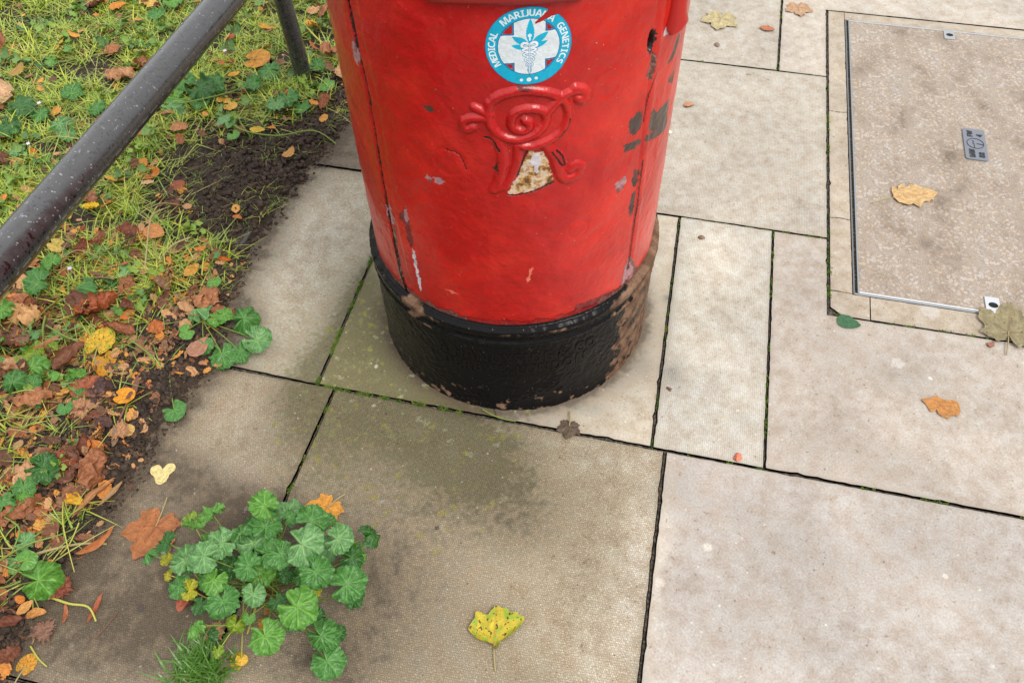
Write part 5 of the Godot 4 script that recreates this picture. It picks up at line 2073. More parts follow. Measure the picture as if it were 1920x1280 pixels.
# ------------------------------------------------------------------ mallows
func mallow_leaf(plant: Node3D, root: Vector3, q: Array) -> void:
	# q: x, y, z of the leaf's middle, radius, tilt towards (degrees round), tilt, shape, colour row
	var at := Vector3(q[0], q[1], q[2]) - plant.position
	var r: float = q[3]
	var away := at - root
	away.y = 0
	var yaw := atan2(-away.z, away.x) + rng.randf_range(-0.5, 0.5)
	var td := deg_to_rad(q[4])
	var axis := Vector3(cos(td), 0, sin(td)).cross(Vector3.UP).normalized() * -1.0
	var bs := Basis(axis, deg_to_rad(q[5])) * Basis(Vector3.UP, yaw) * Basis.from_scale(Vector3(rng.randf_range(0.86, 1.08), 1.0, rng.randf_range(0.92, 1.1)) * r)
	var cols := [[80, 140, 64], [96, 156, 60], [114, 160, 82], [54, 108, 42], [172, 174, 40], [130, 162, 46], [214, 174, 36], [108, 162, 96]]
	var c: Array = cols[q[7]]
	var l := part("leaf", shape("%s %d" % [q[6], rng.randi() % 9]), leaf_mat(c[0], c[1], c[2], "mallow", 0.42), plant, ["", "", "", "", "yellowing leaf", "", "bright yellow leaf", ""][q[7]])
	l.transform = Transform3D(bs, at)
	var inv := l.transform.affine_inverse()
	var mid := root.lerp(at, 0.55) + Vector3(0, -0.25 * at.y + 0.006, 0)
	var path := []
	for p in [root, mid, at - bs.y.normalized() * 0.0008]:
		path.append(inv * (p as Vector3))
	var st := mat_stem(0 if q[7] < 4 or q[7] == 7 else 1)
	part("leaf_stalk", petiole_mesh(path, 0.0011 / r, 0.0008 / r), st, l)


func mat_stem(k: int) -> StandardMaterial3D:
	var key := "stem%d" % k
	if not mats.has(key):
		mats[key] = mat([srgb(112, 132, 52), srgb(168, 166, 76), srgb(150, 136, 92), srgb(110, 72, 48)][k], 0.55)
	return mats[key]


func make_foreground_mallow() -> void:
	var at := Vector3(-0.515, 0, -0.395)
	var o := base("mallow_plant", at)
	tag(o, "bushy green mallow growing out of the paving joint in the foreground", "plant")
	for q in [
	[-0.5164, 0.12, -0.4746, 0.0249, 100, 15, "mallow", 1],
	[-0.5162, 0.085, -0.4556, 0.0265, 90, 20, "mallow", 0],
	[-0.4844, 0.09, -0.4774, 0.0122, 60, 30, "mallow", 0],
	[-0.5542, 0.07, -0.4445, 0.0217, 200, 20, "mallow", 0],
	[-0.5674, 0.09, -0.4151, 0.0261, 100, 10, "mallow", 7],
	[-0.6191, 0.07, -0.3839, 0.0262, 170, 15, "mallow", 7],
	[-0.5817, 0.095, -0.3878, 0.0269, 110, 14, "mallow", 7],
	[-0.6229, 0.085, -0.4335, 0.0215, 270, 48, "mallow", 1],
	[-0.56, 0.075, -0.363, 0.0208, 90, 12, "mallow", 1],
	[-0.5168, 0.08, -0.3932, 0.0234, 100, 22, "mallow", 0],
	[-0.4965, 0.085, -0.4171, 0.0235, 110, 12, "mallow", 0],
	[-0.5299, 0.05, -0.4396, 0.0154, 90, 20, "mallow", 3],
	[-0.4737, 0.09, -0.4172, 0.0221, 80, 12, "mallow", 0],
	[-0.4365, 0.12, -0.4278, 0.0338, 95, 16, "mallow", 7],
	[-0.4452, 0.1, -0.474, 0.025, 40, 22, "mallow", 0],
	[-0.3929, 0.105, -0.4542, 0.0245, 60, 14, "mallow", 7],
	[-0.4044, 0.11, -0.3971, 0.0274, 80, 24, "mallow", 0],
	[-0.369, 0.085, -0.4378, 0.0209, 10, 26, "mallow", 3],
	[-0.3576, 0.1, -0.392, 0.0285, 50, 24, "mallow", 0],
	[-0.3525, 0.06, -0.3876, 0.0182, 30, 50, "mallow", 3],
	[-0.4058, 0.125, -0.3376, 0.0293, 90, 12, "mallow", 1],
	[-0.4539, 0.08, -0.3528, 0.0143, 90, 5, "mallow", 3],
	[-0.4431, 0.1, -0.2966, 0.027, 100, 26, "mallow", 1],
	[-0.5393, 0.06, -0.3413, 0.0268, 100, 14, "mallow", 0],
	[-0.58, 0.04, -0.3347, 0.0148, 150, 15, "mallow", 3],
	[-0.5609, 0.07, -0.2961, 0.0178, 200, 38, "folded", 1],
	[-0.5112, 0.06, -0.3653, 0.0118, 90, 10, "mallow", 1],
	[-0.3969, 0.06, -0.3508, 0.0132, 60, 20, "mallow", 3],
	[-0.3742, 0.075, -0.321, 0.0257, 80, 26, "folded", 0],
	[-0.3611, 0.05, -0.2966, 0.0262, 70, 26, "mallow", 0],
	[-0.356, 0.07, -0.4878, 0.0203, 330, 52, "folded", 3],
	[-0.6081, 0.035, -0.3541, 0.0176, 120, 20, "mallow", 4],
	[-0.5151, 0.04, -0.3174, 0.0158, 60, 40, "folded", 5],
	[-0.6552, 0.05, -0.4572, 0.0137, 180, 20, "mallow", 5],
	[-0.6644, 0.035, -0.3893, 0.0123, 180, 10, "mallow", 4],
	[-0.6632, 0.02, -0.3724, 0.0098, 150, 25, "folded", 4],
	[-0.4158, 0.05, -0.3895, 0.0111, 90, 25, "mallow", 4],
	[-0.4929, 0.02, -0.278, 0.0087, 60, 20, "kidney", 6],
	[-0.5528, 0.05, -0.3927, 0.0214, 90, 10, "mallow", 3],
	[-0.4679, 0.05, -0.4052, 0.015, 80, 15, "mallow", 3],
	[-0.5456, 0.04, -0.2979, 0.0126, 140, 35, "folded", 3],
	[-0.4984, 0.045, -0.3307, 0.0102, 90, 20, "kidney", 1],
	[-0.3581, 0.06, -0.3348, 0.0142, 20, 40, "mallow", 3],
	[-0.6919, 0.05, -0.3875, 0.0153, 190, 30, "folded", 0],
	[-0.5258, 0.035, -0.2782, 0.0108, 120, 30, "mallow", 5],
	[-0.536, 0.06, -0.4914, 0.0157, 90, 10, "mallow", 3],
	[-0.444, 0.06, -0.4184, 0.02, 90, 10, "mallow", 3],
	[-0.5876, 0.05, -0.3958, 0.0202, 90, 10, "mallow", 3],
]:
		mallow_leaf(o, Vector3(rng.randf_range(-0.06, 0.06), 0.0, rng.randf_range(-0.06, 0.05)), q)
	for k in 20:
		var a := rng.randf() * TAU
		var d := 0.13 * sqrt(rng.randf())
		mallow_leaf(o, Vector3.ZERO, [at.x + cos(a) * d * 1.15, rng.randf_range(0.03, 0.085), at.z - 0.02 + sin(a) * d * 0.75, rng.randf_range(0.015, 0.029), rad_to_deg(a), rng.randf_range(5, 35), "mallow", [3, 0, 0, 1, 7][rng.randi() % 5]])
	for k in 6:
		var a := TAU * k / 6.0 + 0.3
		part("stem", petiole_mesh([Vector3.ZERO, Vector3(cos(a) * 0.04, 0.018, sin(a) * 0.04), Vector3(cos(a) * 0.085, 0.03, sin(a) * 0.085)], 0.0022, 0.0014), mat_stem(k % 2), o)
	# the tuft of wet grass in front of it
	for q in [[-0.555, -0.258, 340, 0.068, "tuft of wet green grass at the foot of the foreground mallow"], [-1.19, -0.86, 60, 0.05, "short tuft of upright yellow-green grass among brown leaves"], [-0.833, -1.232, 40, 0.03, "tiny green weed sprouting alone in the bare soil"]]:
		var mb := MB.new()
		for k in q[2]:
			blade(mb, Vector3(rng.randfn(0, q[3] * 0.30), 0, rng.randfn(0, q[3] * 0.24)), rng.randf() * TAU, rng.randf_range(0.5, 1.1) * minf(q[3], 0.048), rng.randf_range(0.002, 0.004), rng.randf_range(0.1, 0.75), rng.randf_range(0.6, 1.5))
		var gm := mat([lin(0.065, 0.165, 0.018), lin(0.22, 0.27, 0.03), lin(0.2, 0.24, 0.06)][0 if q[2] > 100 else (1 if q[2] > 50 else 2)], 0.35)
		gm.backlight_enabled = true
		gm.backlight = Color(0.3, 0.3, 0.15)
		var g := one("grass_tuft", mb.done(), gm)
		g.position = Vector3(q[0], 0.0 if q[0] > -0.7 else soil_h(q[0], q[1]), q[1])
		tag(g, q[4], "grass tuft")


func make_bed_plants() -> void:
	# low mallows creeping in the bed: the ones the eye picks out, then smaller ones between
	for p in [
	["mallow sprawling from the bed over the dirty corner of the slab", [[-0.7614, 0.03, -0.8762, 0.0289, 40, 25, "folded", 0], [-0.7149, 0.03, -0.8322, 0.0314, 70, 14, "mallow", 7], [-0.7402, 0.02, -0.8071, 0.0242, 90, 18, "mallow", 0], [-0.7706, 0.02, -0.7926, 0.0272, 100, 20, "mallow", 0], [-0.8115, 0.02, -0.8019, 0.0203, 100, 25, "kidney", 0], [-0.8607, 0.02, -0.8757, 0.0273, 200, 25, "folded", 7], [-0.8154, 0.03, -0.8644, 0.0186, 100, 10, "mallow", 1], [-0.802, 0.035, -0.8727, 0.0186, 60, 10, "mallow", 1], [-0.8561, 0.02, -0.8215, 0.0175, 90, 20, "kidney", 1]], -0.846, -0.8624],
	["lone notched green mallow leaf on soil at the slab corner", [[-0.8043, 0.012, -0.6608, 0.0202, 90, 10, "kidney", 0]], -0.853, -0.737],
	["mallow with a drooping bright green leaf at the left edge near the bottom", [[-0.8403, 0.04, -0.314, 0.0343, 30, 30, "folded", 1], [-0.8712, 0.03, -0.336, 0.015, 0, 20, "kidney", 1]], -0.9151, -0.2987],
	["dark green mallow leaves beside a rusty round leaf, left edge", [[-0.9518, 0.03, -0.4928, 0.028, 80, 15, "mallow", 3], [-0.9629, 0.03, -0.454, 0.0213, 60, 20, "mallow", 0], [-0.9754, 0.03, -0.4161, 0.0228, 90, 15, "mallow", 0], [-0.9582, 0.02, -0.4372, 0.0177, 90, 10, "folded", 1]], -0.9892, -0.4752],
	["mallow with bluish green leaves just below the railing", [[-1.1999, 0.03, -0.8694, 0.0301, 90, 18, "mallow", 0], [-1.2051, 0.025, -0.9231, 0.0231, 90, 15, "mallow", 1], [-1.113, 0.03, -0.8692, 0.032, 150, 35, "folded", 0], [-1.0624, 0.02, -0.9012, 0.0281, 20, 40, "folded", 3]], -1.1822, -0.8786],
	["leafy mallow between the railing and the small orange-yellow leaf", [[-1.1738, 0.04, -1.5314, 0.0411, 90, 15, "mallow", 3], [-1.1532, 0.03, -1.5597, 0.0295, 60, 15, "mallow", 0], [-1.2416, 0.03, -1.56, 0.0364, 100, 20, "mallow", 0], [-1.2381, 0.02, -1.5064, 0.032, 90, 20, "mallow", 1], [-1.162, 0.02, -1.4997, 0.0291, 90, 10, "mallow", 0], [-1.2306, 0.02, -1.4588, 0.0394, 120, 35, "folded", 7]], -1.2074, -1.5417],
	["dark mallow leaves at the left edge above the railing", [[-1.5932, 0.03, -1.3844, 0.0369, 90, 15, "mallow", 3], [-1.5681, 0.03, -1.3033, 0.0333, 90, 18, "mallow", 3], [-1.5321, 0.02, -1.3738, 0.0262, 90, 15, "mallow", 0]], -1.5975, -1.3593],
	["pale wilted mallow leaves left of the railing's middle", [[-1.4565, 0.03, -1.3415, 0.0334, 60, 30, "folded", 7], [-1.5005, 0.025, -1.4673, 0.0295, 90, 15, "mallow", 0], [-1.4043, 0.02, -1.4225, 0.0263, 90, 10, "mallow", 0], [-1.4307, 0.02, -1.3247, 0.0256, 30, 25, "mallow", 7]], -1.504, -1.4119],
	["mallow leaves round the foot of the railing post", [[-1.0418, 0.03, -1.6487, 0.0368, 90, 15, "mallow", 0], [-1.0553, 0.03, -1.5869, 0.0268, 90, 15, "mallow", 0], [-0.9538, 0.03, -1.5511, 0.0316, 120, 20, "mallow", 0], [-0.888, 0.02, -1.6366, 0.0243, 20, 10, "kidney", 1], [-0.9398, 0.02, -1.7095, 0.0221, 60, 20, "mallow", 0], [-0.9746, 0.02, -1.5277, 0.0263, 90, 10, "mallow", 7], [-0.9162, 0.02, -1.5399, 0.0237, 90, 15, "kidney", 0]], -0.9887, -1.6337],
	["pale grey-green rounded leaf under the end of an orange leaf", [[-1.0524, 0.02, -0.9365, 0.0175, 90, 10, "kidney", 7]], -1.0734, -0.9326],
	["mallow leaves at the left edge, level with the yellow spotted leaf", [[-1.1003, 0.03, -0.6341, 0.0234, 60, 30, "folded", 0], [-1.0869, 0.03, -0.6742, 0.0257, 90, 30, "folded", 1], [-1.073, 0.02, -0.6449, 0.0196, 90, 15, "mallow", 0], [-1.0439, 0.02, -0.6687, 0.0118, 90, 10, "kidney", 1]], -1.0991, -0.6326],
	["two mallow leaves at the top edge, left of the railing's upper end", [[-1.4536, 0.03, -1.9139, 0.0302, 90, 15, "mallow", 1], [-1.468, 0.03, -1.8478, 0.0252, 90, 15, "mallow", 0]], -1.4826, -1.9126],
	["bright green mallow seedling where the bare soil meets the grass", [[-1.0629, 0.02, -1.4335, 0.0232, 90, 10, "kidney", 7], [-1.0268, 0.02, -1.3952, 0.0165, 90, 10, "kidney", 1]], -1.0691, -1.4127],
	["small mallow at the left edge under the railing", [[-1.3019, 0.03, -0.9003, 0.0198, 90, 15, "mallow", 1], [-1.2273, 0.03, -0.784, 0.0272, 60, 20, "mallow", 1]], -1.2903, -0.8402],
	["small two-leaved weed beside the edging board", [[-0.8614, 0.02, -0.9524, 0.014, 90, 10, "kidney", 1], [-0.8669, 0.012, -0.9437, 0.0097, 90, 10, "kidney", 0], [-0.8834, 0.03, -1.0143, 0.0088, 90, 10, "kidney", 0]], -0.9023, -1.0006],
]:
		var leaves: Array = p[1]
		var c := Vector3.ZERO
		for q in leaves:
			c += Vector3(q[0], 0, q[2])
		c /= leaves.size()
		var rx: float = p[2] if p.size() > 2 else c.x - 0.02
		var rz: float = p[3] if p.size() > 2 else c.z + 0.01
		var o := base("mallow_plant", Vector3(rx, soil_h(rx, rz), rz))
		tag(o, p[0], "plant", "mallows creeping in the bed")
		for q in leaves:
			var w: Array = q.duplicate()
			w[1] += maxf(soil_h(q[0], q[2]), 0.0)
			mallow_leaf(o, Vector3.ZERO, w)
	for k in 28:
		var z := rng.randf_range(-2.5, -0.25)
		var x := look(GRASS, z) - 0.03 - rng.randf() * lerpf(0.35, 1.1, sstep(-0.5, -2.0, z))
		var o := base("mallow_plant", Vector3(x, soil_h(x, z), z))
		var cnt := rng.randi_range(2, 5)
		tag(o, told("small low %s-leaved mallow" % ["two", "three", "four", "five"][cnt - 2], x, z), "plant", "small mallows low in the bed")
		for q in cnt:
			var a := rng.randf() * TAU
			var d := rng.randf_range(0.012, 0.05)
			mallow_leaf(o, Vector3.ZERO, [x + cos(a) * d, soil_h(x, z) + rng.randf_range(0.012, 0.034), z + sin(a) * d, rng.randf_range(0.010, 0.023), rad_to_deg(a), rng.randf_range(-10, 40), ["mallow", "mallow", "folded", "kidney"][rng.randi() % 4], [0, 1, 3, 2, 7, 5][rng.randi() % 6]])


func make_stems() -> void:
	for q in [
	["pale dry stalk standing up among brown leaves, under the railing", 2, [-1.0111, 0, -0.9234, -1.0286, 0.03, -0.9907, -1.0538, 0.05, -1.0697, -1.0386, 0.055, -1.0961], 0.0022],
	["thick green stalk standing up beside a rolled tan leaf, lower left", 0, [-1.1146, 0, -0.7313, -1.1249, 0.02, -0.7598, -1.13, 0.035, -0.7871], 0.003],
	["long green stalk running down to the spotted yellow leaf", 0, [-1.1187, 0.03, -0.7691, -1.0639, 0.03, -0.7516, -1.0218, 0.01, -0.7531], 0.0018],
	["curved pale green stalk hooking round on bare soil", 0, [-0.9501, 0.02, -0.7781, -0.8883, 0.03, -0.7484, -0.8766, 0.02, -0.7358, -0.8919, 0.004, -0.7318, -0.9302, 0, -0.7418], 0.0016],
	["long pale green stalk trailing over the bare soil towards the letter box", 0, [-1.069, 0.02, -1.4492, -1.0191, 0.015, -1.42, -0.9319, 0.012, -1.4236, -0.8493, 0.012, -1.4555, -0.7926, 0.006, -1.4464], 0.002],
	["green stalk crossing below the railing post's mallow leaves", 0, [-1.2223, 0.02, -1.476, -1.1544, 0.03, -1.4915, -1.0956, 0.03, -1.5487, -1.0945, 0.02, -1.5867], 0.0016],
	["pale spiky stalk lying between railing post and letter box", 1, [-1.0497, 0.015, -1.8893, -0.9882, 0.02, -1.8316, -0.9326, 0.01, -1.797], 0.0032],
	["pale thick cut stalk lying onto the slab, left foreground", 2, [-0.9138, 0.01, -0.3333, -0.8653, 0.012, -0.3636, -0.8291, 0.012, -0.3905, -0.7893, 0.008, -0.4014], 0.0028],
	["thin pale stalk slanting up towards the narrow curled leaves", 0, [-0.9293, 0.02, -0.3291, -0.8868, 0.03, -0.3597, -0.8558, 0.025, -0.3896, -0.8458, 0.01, -0.4163], 0.0017],
	["straight pale stalk leaning across the lower left soil", 1, [-0.8542, 0, -0.3623, -0.8336, 0.03, -0.381, -0.825, 0.05, -0.4107], 0.0014],
	["pale cut stalk with a forked tip on the bottom-left slab", 1, [-0.828, 0.008, -0.3021, -0.7938, 0.008, -0.2995, -0.764, 0.006, -0.3019, -0.7417, 0.003, -0.2852], 0.0022],
	["short pale straw lying on the bottom-left slab", 1, [-0.8188, 0.002, -0.2292, -0.7959, 0.003, -0.2156, -0.7774, 0.002, -0.2083], 0.0016],
	["thin red-brown twig lying on the bottom-left slab", 3, [-0.7309, 0.001, -0.261, -0.7235, 0.002, -0.2813, -0.7173, 0.001, -0.3075], 0.001],
	["brown twig lying across the round orange leaf", 3, [-0.8861, 0.008, -0.6137, -0.8854, 0.012, -0.6475, -0.8867, 0.01, -0.6848], 0.0022],
	["bent red stalk on the soil beside the edging board", 3, [-0.8829, 0.003, -0.9058, -0.8712, 0.01, -0.9225, -0.8784, 0.004, -0.9546], 0.0014],
	["green stalk curving along the left edge past the mallow leaves", 0, [-1.1069, 0.02, -0.587, -1.0673, 0.02, -0.5609, -1.0327, 0.02, -0.5572, -1.0146, 0.01, -0.5838], 0.0018],
	["green stalk running from the left edge under the drooping leaf", 0, [-0.9033, 0.02, -0.2914, -0.8804, 0.025, -0.2963, -0.8608, 0.035, -0.3045], 0.0019],
	["long green stalk sloping along the lower left edge", 0, [-0.9827, 0.015, -0.4025, -0.9443, 0.02, -0.394, -0.9197, 0.03, -0.3803, -0.9128, 0.02, -0.3401], 0.0018],
	["long pale stalk lying level across the left edge leaves", 0, [-1.1009, 0.015, -0.5741, -1.0332, 0.02, -0.5742, -0.9773, 0.015, -0.6004], 0.0016],
	["pale blade of grass lying on the paving joint before the letter box", 0, [-0.2615, 0.004, -0.788, -0.2392, 0.006, -0.7786, -0.2189, 0.005, -0.7757, -0.1977, 0.003, -0.7771], 0.0014],
	["brown stalk fork among dry grass under the railing", 2, [-1.0148, 0, -0.984, -0.9836, 0.02, -1.0184, -0.9574, 0.03, -1.046], 0.0026],
	["thick green bud-tipped stalk at the edge of the bare soil", 0, [-0.9421, 0.005, -1.0425, -0.9209, 0.015, -1.0612, -0.9077, 0.025, -1.0815], 0.0026],
]:
		var pts := []
		var lo := Vector3(q[2][0], 0, q[2][2])
		lo.y = maxf(soil_h(lo.x, lo.z), 0.0)
		for k in range(0, q[2].size(), 3):
			var p := Vector3(q[2][k], q[2][k + 1], q[2][k + 2])
			p.y += maxf(soil_h(p.x, p.z), 0.0) + 0.001
			pts.append(p - lo)
		var s := one("plant_stalk" if q[1] != 3 else "twig", petiole_mesh(pts, q[3], q[3] * 0.7), mat_stem(q[1]))
		s.position = lo
		tag(s, q[0], "stalk" if q[1] != 3 else "twig")
	for k in 90:
		var z := rng.randf_range(-2.3, -0.2)
		var x := look(GRASS, z) - 0.01 - rng.randf() * lerpf(0.35, 1.0, sstep(-0.5, -1.8, z))
		var a := rng.randf() * TAU
		var b := a + rng.randf_range(-0.9, 0.9)
		var ln := rng.randf_range(0.025, 0.08)
		var p1 := Vector3(cos(a), 0, sin(a)) * ln
		var p2 := p1 + Vector3(cos(b), 0, sin(b)) * ln
		p1.y = rng.randf_range(0.012, 0.035)
		p2.y = rng.randf_range(0.004, 0.02)
		var dry := rng.randf() < 0.3
		var s := one("plant_stalk", petiole_mesh([Vector3(0, 0.008, 0), p1, p2], rng.randf_range(0.0009, 0.0017), 0.0007), mat_stem(2 if dry else rng.randi() % 2))
		s.position = Vector3(x, soil_h(x, z), z)
		tag(s, told(("dry brownish stalk lying" if dry else "pale green stalk arching") + (" low" if ln < 0.04 else (" long" if ln > 0.062 else "")), x, z), "stalk", ("dry stalks" if dry else "green stalks") + " in the bed")


# ------------------------------------------------------------------ fallen leaves
func fallen(at: Vector3, size: float, key: String, yaw: float, pitch: float, roll: float, m: Material, label: String, group := "", stalk := 0.0) -> MeshInstance3D:
	var o := one("fallen_leaf", shape(key), m)
	o.transform = Transform3D(Basis(Vector3.UP, yaw) * Basis(Vector3.BACK, pitch) * Basis(Vector3.RIGHT, roll) * Basis.from_scale(Vector3.ONE * size), at)
	tag(o, label, "leaf", group)
	if stalk > 0.0:
		var k := stalk / size
		var bend := rng.randf_range(-0.35, 0.35)
		part("leaf_stalk", petiole_mesh([Vector3(0.03, 0.004, 0), Vector3(-0.45 * k, 0.05 * k, bend * 0.3 * k), Vector3(-k, 0.02, bend * k)], 0.0011 / size, 0.0014 / size), mat_stem(2), o)
	return o


func lowest(key: String) -> float:
	return shape(key).get_aabb().position.y


